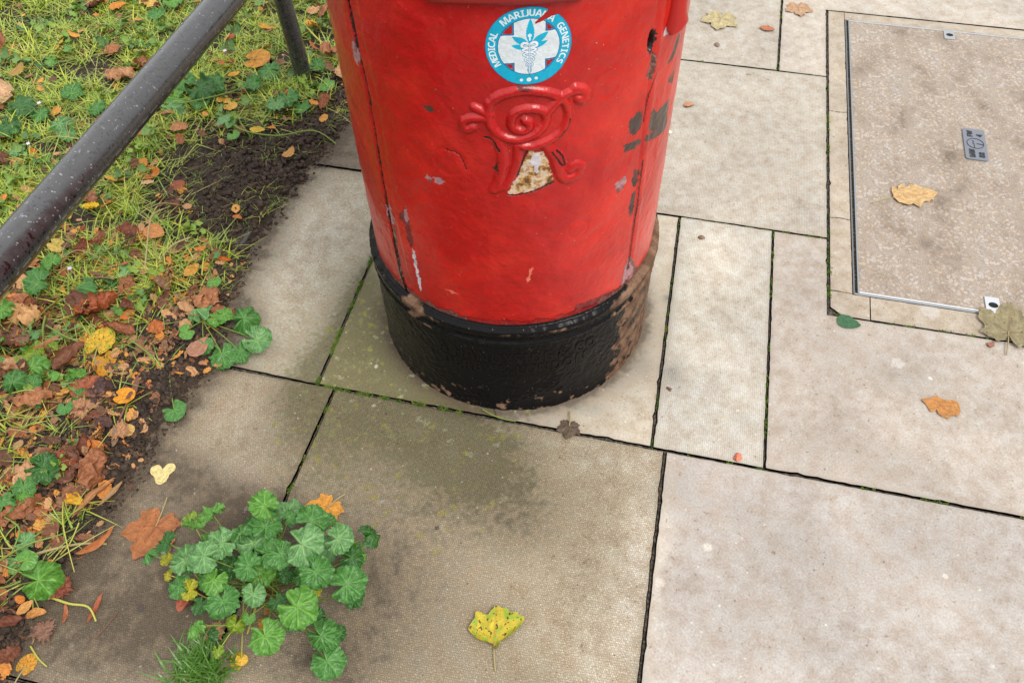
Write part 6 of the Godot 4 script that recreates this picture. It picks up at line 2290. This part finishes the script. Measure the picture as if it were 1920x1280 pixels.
func make_fallen_leaves() -> void:
	# name by name: x, z, size, shape, turn, colour, print, label, length of stalk
	for q in [
	[0.0588, -2.1972, 0.0535, "maple 0", -95, 196, 182, 136, "palmate", "pale yellow-green maple leaf on paving, nearest the letter box's top right", 0],
	[0.266, -2.296, 0.0406, "maple 3", -80, 196, 158, 122, "palmate", "tan maple leaf lying across a joint at the top", 0],
	[0.1661, -2.169, 0.041, "oval 0", -10, 196, 124, 88, "pinnate", "small orange-brown leaf on paving between the two top maple leaves", 0],
	[0.4845, -1.5284, 0.1038, "flat 1", 22, 216, 180, 124, "pinnate", "tan ragged leaf with long stalk lying on the inspection cover", 0.055],
	[0.6779, -1.1794, 0.0635, "maple 2", 80, 150, 140, 104, "palmate", "large olive-brown maple leaf over the cover's lower right corner", 0.06],
	[0.571, -0.9681, 0.0666, "flat 5", 168, 200, 140, 74, "palmate", "small crumpled orange-brown leaf on the slab below the cover", 0],
	[0.3602, -1.1454, 0.0459, "flat 2", -12, 62, 112, 74, "pinnate", "small green leaf at the rounded corner of the cover's concrete surround", 0],
	[-0.1023, -0.7885, 0.0228, "maple 4", -90, 104, 88, 72, "palmate", "small grey-brown maple leaf flat on the joint before the letter box", 0.03],
	[-0.1411, -0.3881, 0.0557, "half 0", 100, 196, 180, 46, "spotted", "yellow-green leaf with brown blotches alone on the front slab", 0.04],
	[-0.769, -0.5435, 0.0221, "trefoil 1", -70, 232, 214, 146, "clean", "small cream three-lobed leaf on the slab beside the bed", 0],
	[-0.7298, -0.4503, 0.051, "maple 3", -95, 178, 112, 64, "palmate", "large brown maple leaf leaning against the foreground mallow", 0.05],
	[-0.4654, -0.5444, 0.0356, "maple 0", 245, 226, 158, 58, "palmate", "orange-yellow maple leaf tucked behind the foreground mallow", 0.035],
	[-0.6262, -0.3271, 0.0345, "oval 1", 85, 182, 98, 70, "pinnate", "reddish oval leaf on the dirty slab left of the mallow", 0],
	[-0.5184, -0.3568, 0.0378, "torn 0", 60, 124, 72, 42, "pinnate", "dark brown leaf underneath the foreground mallow", 0],
	[-0.4942, -0.3521, 0.0278, "oval 0", 70, 208, 152, 88, "pinnate", "tan oval leaf underneath the foreground mallow", 0],
	[-0.4996, -0.3425, 0.0293, "oval 2", -20, 216, 140, 52, "pinnate", "orange leaf fragment underneath the foreground mallow", 0],
	[-0.5408, -0.3197, 0.0243, "torn 3", 50, 140, 84, 50, "pinnate", "brown leaf in the gap at the front of the foreground mallow", 0],
	[-0.4966, -0.392, 0.0333, "torn 1", -60, 150, 84, 44, "pinnate", "rust-brown leaf in the heart of the foreground mallow", 0],
	[-0.605, -0.3543, 0.0216, "broken 5", 10, 96, 58, 44, "palmate", "dark scrap of leaf at the left foot of the foreground mallow", 0],
	[-0.5016, -0.2786, 0.0142, "heart 0", 150, 222, 176, 44, "spotted", "yellow leaf under the right side of the wet grass tuft", 0],
	[-0.5581, -0.31, 0.021, "broken 1", 20, 190, 150, 104, "palmate", "pale dry scrap of leaf in the mallow's front stems", 0],
	[-0.5686, -0.2361, 0.0234, "broken 2", 20, 166, 96, 58, "palmate", "brown leaf scrap under the wet grass tuft at the bottom", 0],
	[-0.8096, -0.2019, 0.0166, "heart 0", 80, 228, 158, 58, "spotted", "orange-yellow rounded leaf in the bottom left corner", 0.05],
	[-0.8423, -0.196, 0.038, "torn 2", 35, 132, 78, 52, "pinnate", "brown leaf beside the orange one in the bottom left corner", 0],
	[-0.7533, -0.2796, 0.0489, "willow 0", 92, 172, 92, 58, "pinnate", "reddish narrow leaf under the forked stalk on the bottom-left slab", 0],
	[-0.8186, -0.318, 0.0226, "broken 3", 40, 140, 74, 50, "palmate", "crumpled red-brown leaf below the drooping bright green leaf", 0],
	[-0.8516, -0.2623, 0.0278, "oval 0", 65, 214, 156, 84, "pinnate", "left one of two tan oval leaves lying together near the bottom left", 0],
	[-0.8429, -0.266, 0.0295, "oval 1", 25, 210, 148, 76, "pinnate", "right one of two tan oval leaves lying together near the bottom left", 0],
	[-0.869, -0.2856, 0.0199, "oval 2", -10, 212, 126, 38, "pinnate", "small orange leaf just above the two tan oval leaves", 0],
	[-0.7875, -0.2685, 0.0358, "willow 1", 115, 176, 104, 66, "pinnate", "narrow orange-brown leaf beside the cut stalk's end", 0],
	[-0.8118, -0.2522, 0.0243, "broken 4", 70, 150, 112, 92, "palmate", "grey-brown dry leaf at the slab's edge near the bottom left", 0],
	[-1.0038, -0.7565, 0.0339, "heart 1", 100, 220, 176, 42, "spotted", "large yellow rounded leaf speckled with brown", 0.04],
	[-0.9771, -0.7284, 0.0304, "heart 2", -40, 226, 158, 36, "palmate", "orange-yellow leaf beneath the speckled yellow one", 0],
	[-0.8983, -0.6586, 0.0206, "heart 0", 10, 238, 162, 32, "palmate", "round orange leaf on soil with a twig across it", 0],
	[-1.2304, -0.806, 0.091, "torn 1", -20, 226, 172, 112, "pinnate", "pale tan curled leaf near the left edge, level with the grass tuft", 0],
	[-1.09, -0.8112, 0.0952, "torn 0", 35, 170, 88, 46, "pinnate", "broad rust-brown leaf behind the speckled yellow leaf", 0],
	[-1.2163, -0.7325, 0.0894, "ovate 1", -3, 150, 106, 82, "pinnate", "long grey-brown leaf lying level at the left edge", 0],
	[-1.0545, -0.6832, 0.0743, "curl 1", 65, 136, 88, 62, "pinnate", "rolled brown leaf standing on edge left of the speckled yellow leaf", 0],
	[-1.0576, -0.6184, 0.0627, "ovate 2", 35, 132, 66, 42, "pinnate", "reddish brown leaf under an arching stalk at the left", 0],
	[-0.9947, -0.6408, 0.0589, "ovate 0", 62, 168, 92, 60, "pinnate", "rust-coloured leaf below the speckled yellow leaf", 0],
	[-0.9479, -0.6356, 0.0643, "torn 4", 92, 88, 62, 58, "pinnate", "dark purple-brown leaf below the speckled yellow leaf", 0],
	[-0.9798, -0.6025, 0.0405, "oval 1", 20, 206, 144, 70, "pinnate", "tan and yellow oval leaf, lower left bed", 0],
	[-0.9468, -0.6157, 0.0348, "oval 0", 14, 152, 98, 76, "pinnate", "dusty brown oval leaf below the dark purple-brown one", 0],
	[-0.953, -0.5559, 0.0359, "willow 3", 8, 204, 136, 84, "pinnate", "pale orange-brown narrow leaf lying level, lower left bed", 0],
	[-0.9218, -0.6061, 0.0346, "ovate 3", -10, 92, 64, 58, "pinnate", "dark brown leaf at the edge of the soil, lower left", 0],
	[-0.932, -0.522, 0.0241, "heart 2", 20, 172, 82, 50, "palmate", "rusty round leaf beside dark green mallow leaves", 0],
	[-0.9168, -0.4269, 0.0231, "crisp 2", 20, 180, 114, 68, "palmate", "crinkled light brown leaf at the lower left edge", 0],
	[-0.8926, -0.4585, 0.0414, "oval 1", -12, 226, 172, 38, "pinnate", "bright yellow leaf, lower left bed", 0],
	[-0.9072, -0.5019, 0.0459, "curl 0", -22, 196, 126, 52, "pinnate", "rolled orange-yellow leaf above the bright yellow one", 0],
	[-0.8274, -0.5082, 0.0913, "willow 2", -112, 186, 132, 84, "pinnate", "long curled narrow leaf, left one of a pair on the slab edge", 0],
	[-0.8106, -0.5036, 0.0564, "willow 0", -108, 174, 138, 92, "pinnate", "straighter narrow leaf, right one of a pair on the slab edge", 0],
	[-0.8184, -0.3668, 0.0719, "willow 4", 60, 188, 110, 54, "pinnate", "orange-brown narrow leaf pointing at the slab, lower left", 0],
	[-0.8805, -0.5992, 0.0496, "willow 1", -62, 150, 120, 92, "pinnate", "grey-brown narrow leaf on soil beside the slab, lower left", 0],
	[-0.8591, -0.5948, 0.0152, "heart 1", 10, 226, 186, 110, "palmate", "small pale yellow leaf on dirt beside the slab", 0],
	[-0.9032, -0.557, 0.0395, "willow 5", 112, 160, 116, 80, "pinnate", "narrow light brown leaf hanging over the dirt's edge", 0],
	[-1.1122, -1.7039, 0.0381, "heart 0", 15, 228, 160, 58, "palmate", "orange-yellow rounded leaf in the grass left of the post", 0.02],
	[-1.1503, -1.6227, 0.0359, "oval 0", 60, 238, 178, 48, "pinnate", "small bright yellow leaf in the grass left of the orange-yellow one", 0],
	[-1.4613, -1.5583, 0.0805, "torn 1", 14, 206, 150, 106, "pinnate", "pinkish tan curled leaf touching the railing's upper side", 0],
	[-1.7199, -1.4524, 0.0906, "torn 2", -25, 226, 184, 142, "pinnate", "large pale tan leaf at the left edge above the railing", 0],
	[-1.7001, -1.4992, 0.05, "oval 2", 75, 176, 140, 66, "pinnate", "olive-tan leaf standing behind the large pale one at the left edge", 0],
	[-1.6206, -1.8515, 0.0547, "ovate 0", 15, 220, 146, 56, "pinnate", "orange leaf in the grass at the top, left of the railing", 0],
	[-1.556, -1.917, 0.0616, "flat 3", -10, 224, 182, 96, "pinnate", "pale yellow leaf at the top edge, left of the railing", 0],
	[-1.7396, -1.874, 0.0955, "torn 5", 5, 176, 118, 94, "pinnate", "pinkish brown crumpled leaf at the top edge", 0],
	[-1.9658, -1.8672, 0.0687, "ovate 4", 5, 196, 120, 74, "pinnate", "orange-brown leaf in the top left corner", 0],
	[-1.2441, -1.4345, 0.0395, "oval 1", 20, 174, 114, 66, "pinnate", "brown oval leaf lying against the railing's lower side", 0],
	[-1.113, -1.5193, 0.0201, "heart 3", 100, 234, 186, 80, "palmate", "upper one of two small yellow leaves lying together right of the railing", 0],
	[-1.0876, -1.5023, 0.0199, "heart 1", -30, 232, 182, 74, "palmate", "lower one of two small yellow leaves lying together right of the railing", 0],
	[-1.0048, -1.4335, 0.0388, "oval 0", 5, 234, 192, 58, "pinnate", "bright yellow oval leaf on the trailing stalk over the soil", 0],
	[-0.9679, -1.4539, 0.0208, "oval 1", 5, 226, 140, 50, "pinnate", "little orange leaf beside the bright yellow oval one", 0],
	[-0.8848, -1.3532, 0.04, "oval 2", 75, 210, 156, 80, "pinnate", "tan-yellow leaf alone on the bare dark soil", 0],
	[-1.1971, -1.4163, 0.0601, "ovate 2", -25, 200, 138, 88, "pinnate", "long tan leaf between the railing and the bare soil", 0],
	[-1.2743, -1.1346, 0.0626, "torn 3", -20, 172, 114, 82, "pinnate", "broad grey-brown leaf right beneath the railing", 0],
	[-1.2417, -1.0917, 0.0426, "ovate 1", 10, 240, 200, 36, "pinnate", "vivid yellow leaf beneath the railing's middle", 0],
	[-1.0774, -1.0654, 0.0509, "flat 4", -12, 208, 140, 76, "pinnate", "two-tone tan leaf near the upright dry stalk", 0],
	[-1.1424, -1.0581, 0.065, "torn 4", 5, 146, 80, 54, "pinnate", "brown leaf running under the two-tone tan leaf", 0],
	[-0.889, -1.0184, 0.0291, "curl 2", 15, 224, 122, 38, "pinnate", "curled vivid orange leaf beside the edging board", 0],
	[-0.9402, -1.0231, 0.027, "oval 2", 30, 226, 126, 40, "pinnate", "orange leaf left of the curled one near the edging board", 0],
	[-0.9221, -1.1778, 0.0308, "oval 0", -60, 228, 168, 84, "pinnate", "upright yellow-tan leaf on bare soil near the slab", 0],
	[-0.9142, -1.1446, 0.0234, "oval 1", -4, 206, 110, 52, "pinnate", "small rust-orange leaf under the upright yellow-tan one", 0],
	[-1.176, -1.2411, 0.0272, "heart 2", 10, 214, 124, 36, "palmate", "small orange leaf where the grass ends, right of the railing", 0],
	[-1.1614, -1.2046, 0.0341, "flat 5", -8, 222, 180, 130, "pinnate", "pale tan leaf below the small orange one, right of the railing", 0],
	[-1.0809, -1.2088, 0.0182, "heart 0", 60, 160, 84, 50, "palmate", "small rust-brown rounded leaf on the bare soil", 0],
	[-1.0844, -1.1752, 0.0336, "willow 2", -10, 150, 86, 52, "pinnate", "dark narrow leaf on the bare soil's left border", 0],
	[-0.9756, -0.9274, 0.0459, "curl 3", -25, 150, 110, 84, "pinnate", "brown rolled leaf near the tuft of upright grass", 0],
	[-0.9364, -0.8392, 0.0506, "ovate 5", -50, 196, 112, 52, "pinnate", "orange-brown leaf left of the mallow on the slab", 0],
	[-0.8255, -0.7722, 0.0508, "flat 2", 75, 178, 128, 100, "pinnate", "pinkish tan leaf lying under the sprawling mallow", 0],
	[-0.9251, -0.8033, 0.0478, "willow 3", -100, 110, 72, 58, "pinnate", "dark narrow leaf pointing down, left of the sprawling mallow", 0],
	[-0.8891, -0.7047, 0.0598, "willow 4", -85, 128, 84, 66, "pinnate", "brown leaf strip beside the hooked green stalk", 0],
	[-0.7799, -0.7693, 0.0202, "oval 0", 40, 206, 140, 88, "pinnate", "small tan leaf on the slab's broken corner", 0],
	[-0.8026, -0.7617, 0.0182, "oval 1", 0, 186, 132, 92, "pinnate", "small oval pale brown leaf beside the slab's broken corner", 0],
]:
		var key: String = q[3]
		var y := maxf(soil_h(q[0], q[1]), 0.0)
		if q[0] < -0.7 and q[0] > look(GRASS, q[1]):                # clear of the crumbs it lies on
			for k in 8:
				y = maxf(y, soil_h(q[0] + cos(k * 0.785) * q[2] * 0.6, q[1] + sin(k * 0.785) * q[2] * 0.6) * 0.8 + 0.002)
		var on_bed: bool = q[0] < soil_edge(q[1])
		var lift: float = -lowest(key) * q[2] * (0.55 if on_bed and q[0] < look(GRASS, q[1]) else 1.0) + 0.0012
		var tilt := 0.22 if on_bed and q[0] < look(GRASS, q[1]) else 0.0
		fallen(Vector3(q[0], y + lift + ((0.018 if q[1] < -0.9 and q[0] < look(GRASS, q[1]) - 0.04 else 0.008) if on_bed else 0.0), q[1]), q[2], key, deg_to_rad(q[4]), rng.randf_range(-tilt, tilt), rng.randf_range(-tilt, tilt), leaf_mat(q[5], q[6], q[7], q[8]), q[9], "", q[10])
	# the drifts: many leaves that nothing tells apart but colour, shape and where they lie
	var kinds := [
		["torn", [[166, 106, 68], [186, 126, 84], [126, 80, 58]], "crumpled brown dead leaf", 0.048, 0.085],
		["willow", [[166, 106, 68], [190, 132, 84], [136, 90, 66]], "narrow curled brown leaf", 0.045, 0.085],
		["oval", [[216, 128, 50], [226, 162, 66], [192, 104, 52]], "oval orange leaf", 0.020, 0.040],
		["ovate", [[182, 118, 76], [214, 164, 116], [160, 96, 62]], "broad tan dead leaf", 0.036, 0.068],
		["broken", [[140, 72, 46], [108, 60, 44], [190, 140, 100]], "broken brown leaf piece", 0.018, 0.036],
		["heart", [[226, 170, 46], [214, 186, 92]], "rounded yellow leaf", 0.015, 0.025],
		["curl", [[128, 74, 52], [160, 100, 66]], "rolled brown leaf", 0.04, 0.07],
	]
	for k in 206:
		var low := k < 104
		var z := rng.randf_range(-1.0, -0.12) if low else rng.randf_range(-2.7, -0.95)
		var reach := 0.42 if low else 1.1
		var x := look(GRASS, z) + 0.03 - pow(rng.randf(), 0.9) * reach
		var t: Array = kinds[[0, 1, 3, 0, 2, 4, 1, 6, 0, 3, 4, 2, 6][rng.randi() % 13] if low else [3, 2, 0, 3, 5, 2, 3, 0, 5, 4, 5, 2][rng.randi() % 12]]
		var col: Array = t[1][rng.randi() % t[1].size()]
		var size := rng.randf_range(t[3], t[4])
		var key := "%s %d" % [t[0], rng.randi() % 6]
		var tone: String = ["", "pale ", "dark "][1 if col[0] + col[1] > 300 else (2 if col[0] + col[1] < 186 else 0)]
		var bulk := "large " if size > lerpf(t[3], t[4], 0.75) else ("small " if size < lerpf(t[3], t[4], 0.3) else "")
		fallen(Vector3(x, soil_h(x, z) + (0.006 if low else 0.016) + 0.012 * rng.randf() - 0.4 * lowest(key) * size, z), size, key, rng.randf() * TAU, rng.randfn(0, 0.28), rng.randfn(0, 0.35), leaf_mat(col[0], col[1], col[2], "palmate" if t[0] in ["heart", "broken"] else "pinnate"), told(bulk + tone + t[2], x, z), "dead leaves drifted in the bed", 0.03 if rng.randf() < 0.25 else 0.0)


const MARKS_IN_BED := [["the railing post", -0.97, -1.67], ["the tuft of upright grass", -1.19, -0.86], ["the speckled yellow leaf", -1.09, -0.74], ["the round orange leaf", -0.97, -0.65], ["the mallow on the slab", -0.81, -0.86], ["the edging board", -0.87, -1.03], ["the bare soil", -1.0, -1.25],
	["the drooping green leaf", -1.0, -0.30], ["the paired narrow leaves", -0.86, -0.48], ["the dark purple-brown leaf", -1.07, -0.66], ["the pale tan curled leaf", -1.28, -0.82], ["the leafy mallow by the railing", -1.24, -1.56], ["the orange-yellow leaf by the post", -1.13, -1.70], ["the pinkish tan curled leaf", -1.52, -1.55],
	["the large pale leaf", -1.72, -1.44], ["the vivid yellow leaf", -1.27, -1.10], ["the upright dry stalk", -1.11, -0.98], ["the bright yellow lower leaf", -1.01, -0.46], ["the dark green mallow leaves", -1.08, -0.53], ["the pinkish crumpled leaf", -1.83, -1.93], ["the topmost mallow leaves", -1.55, -2.03], ["the top left corner", -2.0, -1.88], ["the trailing green stalk", -1.0, -1.50]]


func whereabouts(x: float, z: float, rank := 0) -> String:                    # which landmark of the bed a thing lies next to, and on which side
	var all := MARKS_IN_BED.duplicate()
	all.sort_custom(func(a, b): return Vector2(x - a[1], z - a[2]).length() < Vector2(x - b[1], z - b[2]).length())
	var m: Array = all[rank]
	var d := Vector2(x - m[1], z - m[2])
	var side := ("right of " if d.x > 0 else "left of ") if absf(d.x) > absf(d.y) else ("in front of " if d.y > 0 else "behind ")
	return ("close " if d.length() < 0.06 else "") + side + m[0]


func told(what: String, x: float, z: float) -> String:
	for rank in 4:
		var l := what + " " + whereabouts(x, z, rank)
		if not said.has(l):
			said[l] = true
			return l
	return what + " " + whereabouts(x, z)


func make_small_things() -> void:
	for q in [
	[0.0612, -0.908, 0.0049, 104, 70, 60, "pebble", "small red-brown pebble on the pale narrow slab", "pebble"],
	[0.0598, -2.0606, 0.0086, 128, 104, 92, "pebble", "small brown pebble on paving below the pale maple leaf", "pebble"],
	[0.1926, -0.79, 0.0074, 206, 112, 84, "leaf_scrap", "tiny orange scrap at the lower end of the pale narrow slab", "leaf scrap"],
	[0.6416, -1.1414, 0.0071, 138, 84, 66, "leaf_scrap", "tiny brown scrap below the cover's lower right corner", "leaf scrap"],
	[0.0844, -1.3149, 0.0068, 120, 96, 76, "leaf_scrap", "tiny brown scrap at the top of the pale narrow slab", "leaf scrap"],
	[-0.0246, -1.6595, 0.0077, 222, 214, 190, "leaf_scrap", "tiny cream scrap on paving close against the letter box", "leaf scrap"],
	[0.0096, -1.7771, 0.0106, 170, 120, 90, "leaf_scrap", "thin brown scrap on paving right of the sticker's height", "leaf scrap"],
	[-0.2767, -0.5496, 0.0035, 86, 66, 56, "pebble", "tiny dark pebble on the front slab", "pebble"],
	[-0.4272, -0.506, 0.0026, 196, 190, 176, "pebble", "tiny pale pebble beside the foreground mallow", "pebble"],
]:
		var p := one(q[6], lump_mesh(int(q[0] * 900.0)), mat(srgb(q[3], q[4], q[5]), 0.6))
		p.scale = Vector3(q[2], q[2] * 0.5, q[2] * 0.8)
		p.rotation.y = q[0] * 40.0
		p.position = Vector3(q[0], q[2] * 0.35, q[1])
		tag(p, q[7], q[8])
	for k in 9:
		var z := rng.randf_range(-1.9, -0.4)
		var x := look(GRASS, z) - 0.05 - rng.randf() * 0.5
		var mb := MB.new()
		for i in 4:
			disc(mb, Vector3(cos(TAU * i / 4.0) * 0.0026, 0, sin(TAU * i / 4.0) * 0.0026), 0.0026, 0.2, 0.0)
		mb.tube(PackedVector3Array([Vector3(0, 0, 0), Vector3(0.002, -0.015, 0), Vector3(0.004, -0.03, 0.002)]), PackedFloat32Array([0.0005]), 5)
		var f := one("wild_flower", mb.done(), mat(srgb(205, 200, 222), 0.6))
		f.position = Vector3(x, soil_h(x, z) + 0.03, z)
		tag(f, told("tiny pale lilac flower", x, z), "flower", "tiny pale flowers in the bed")
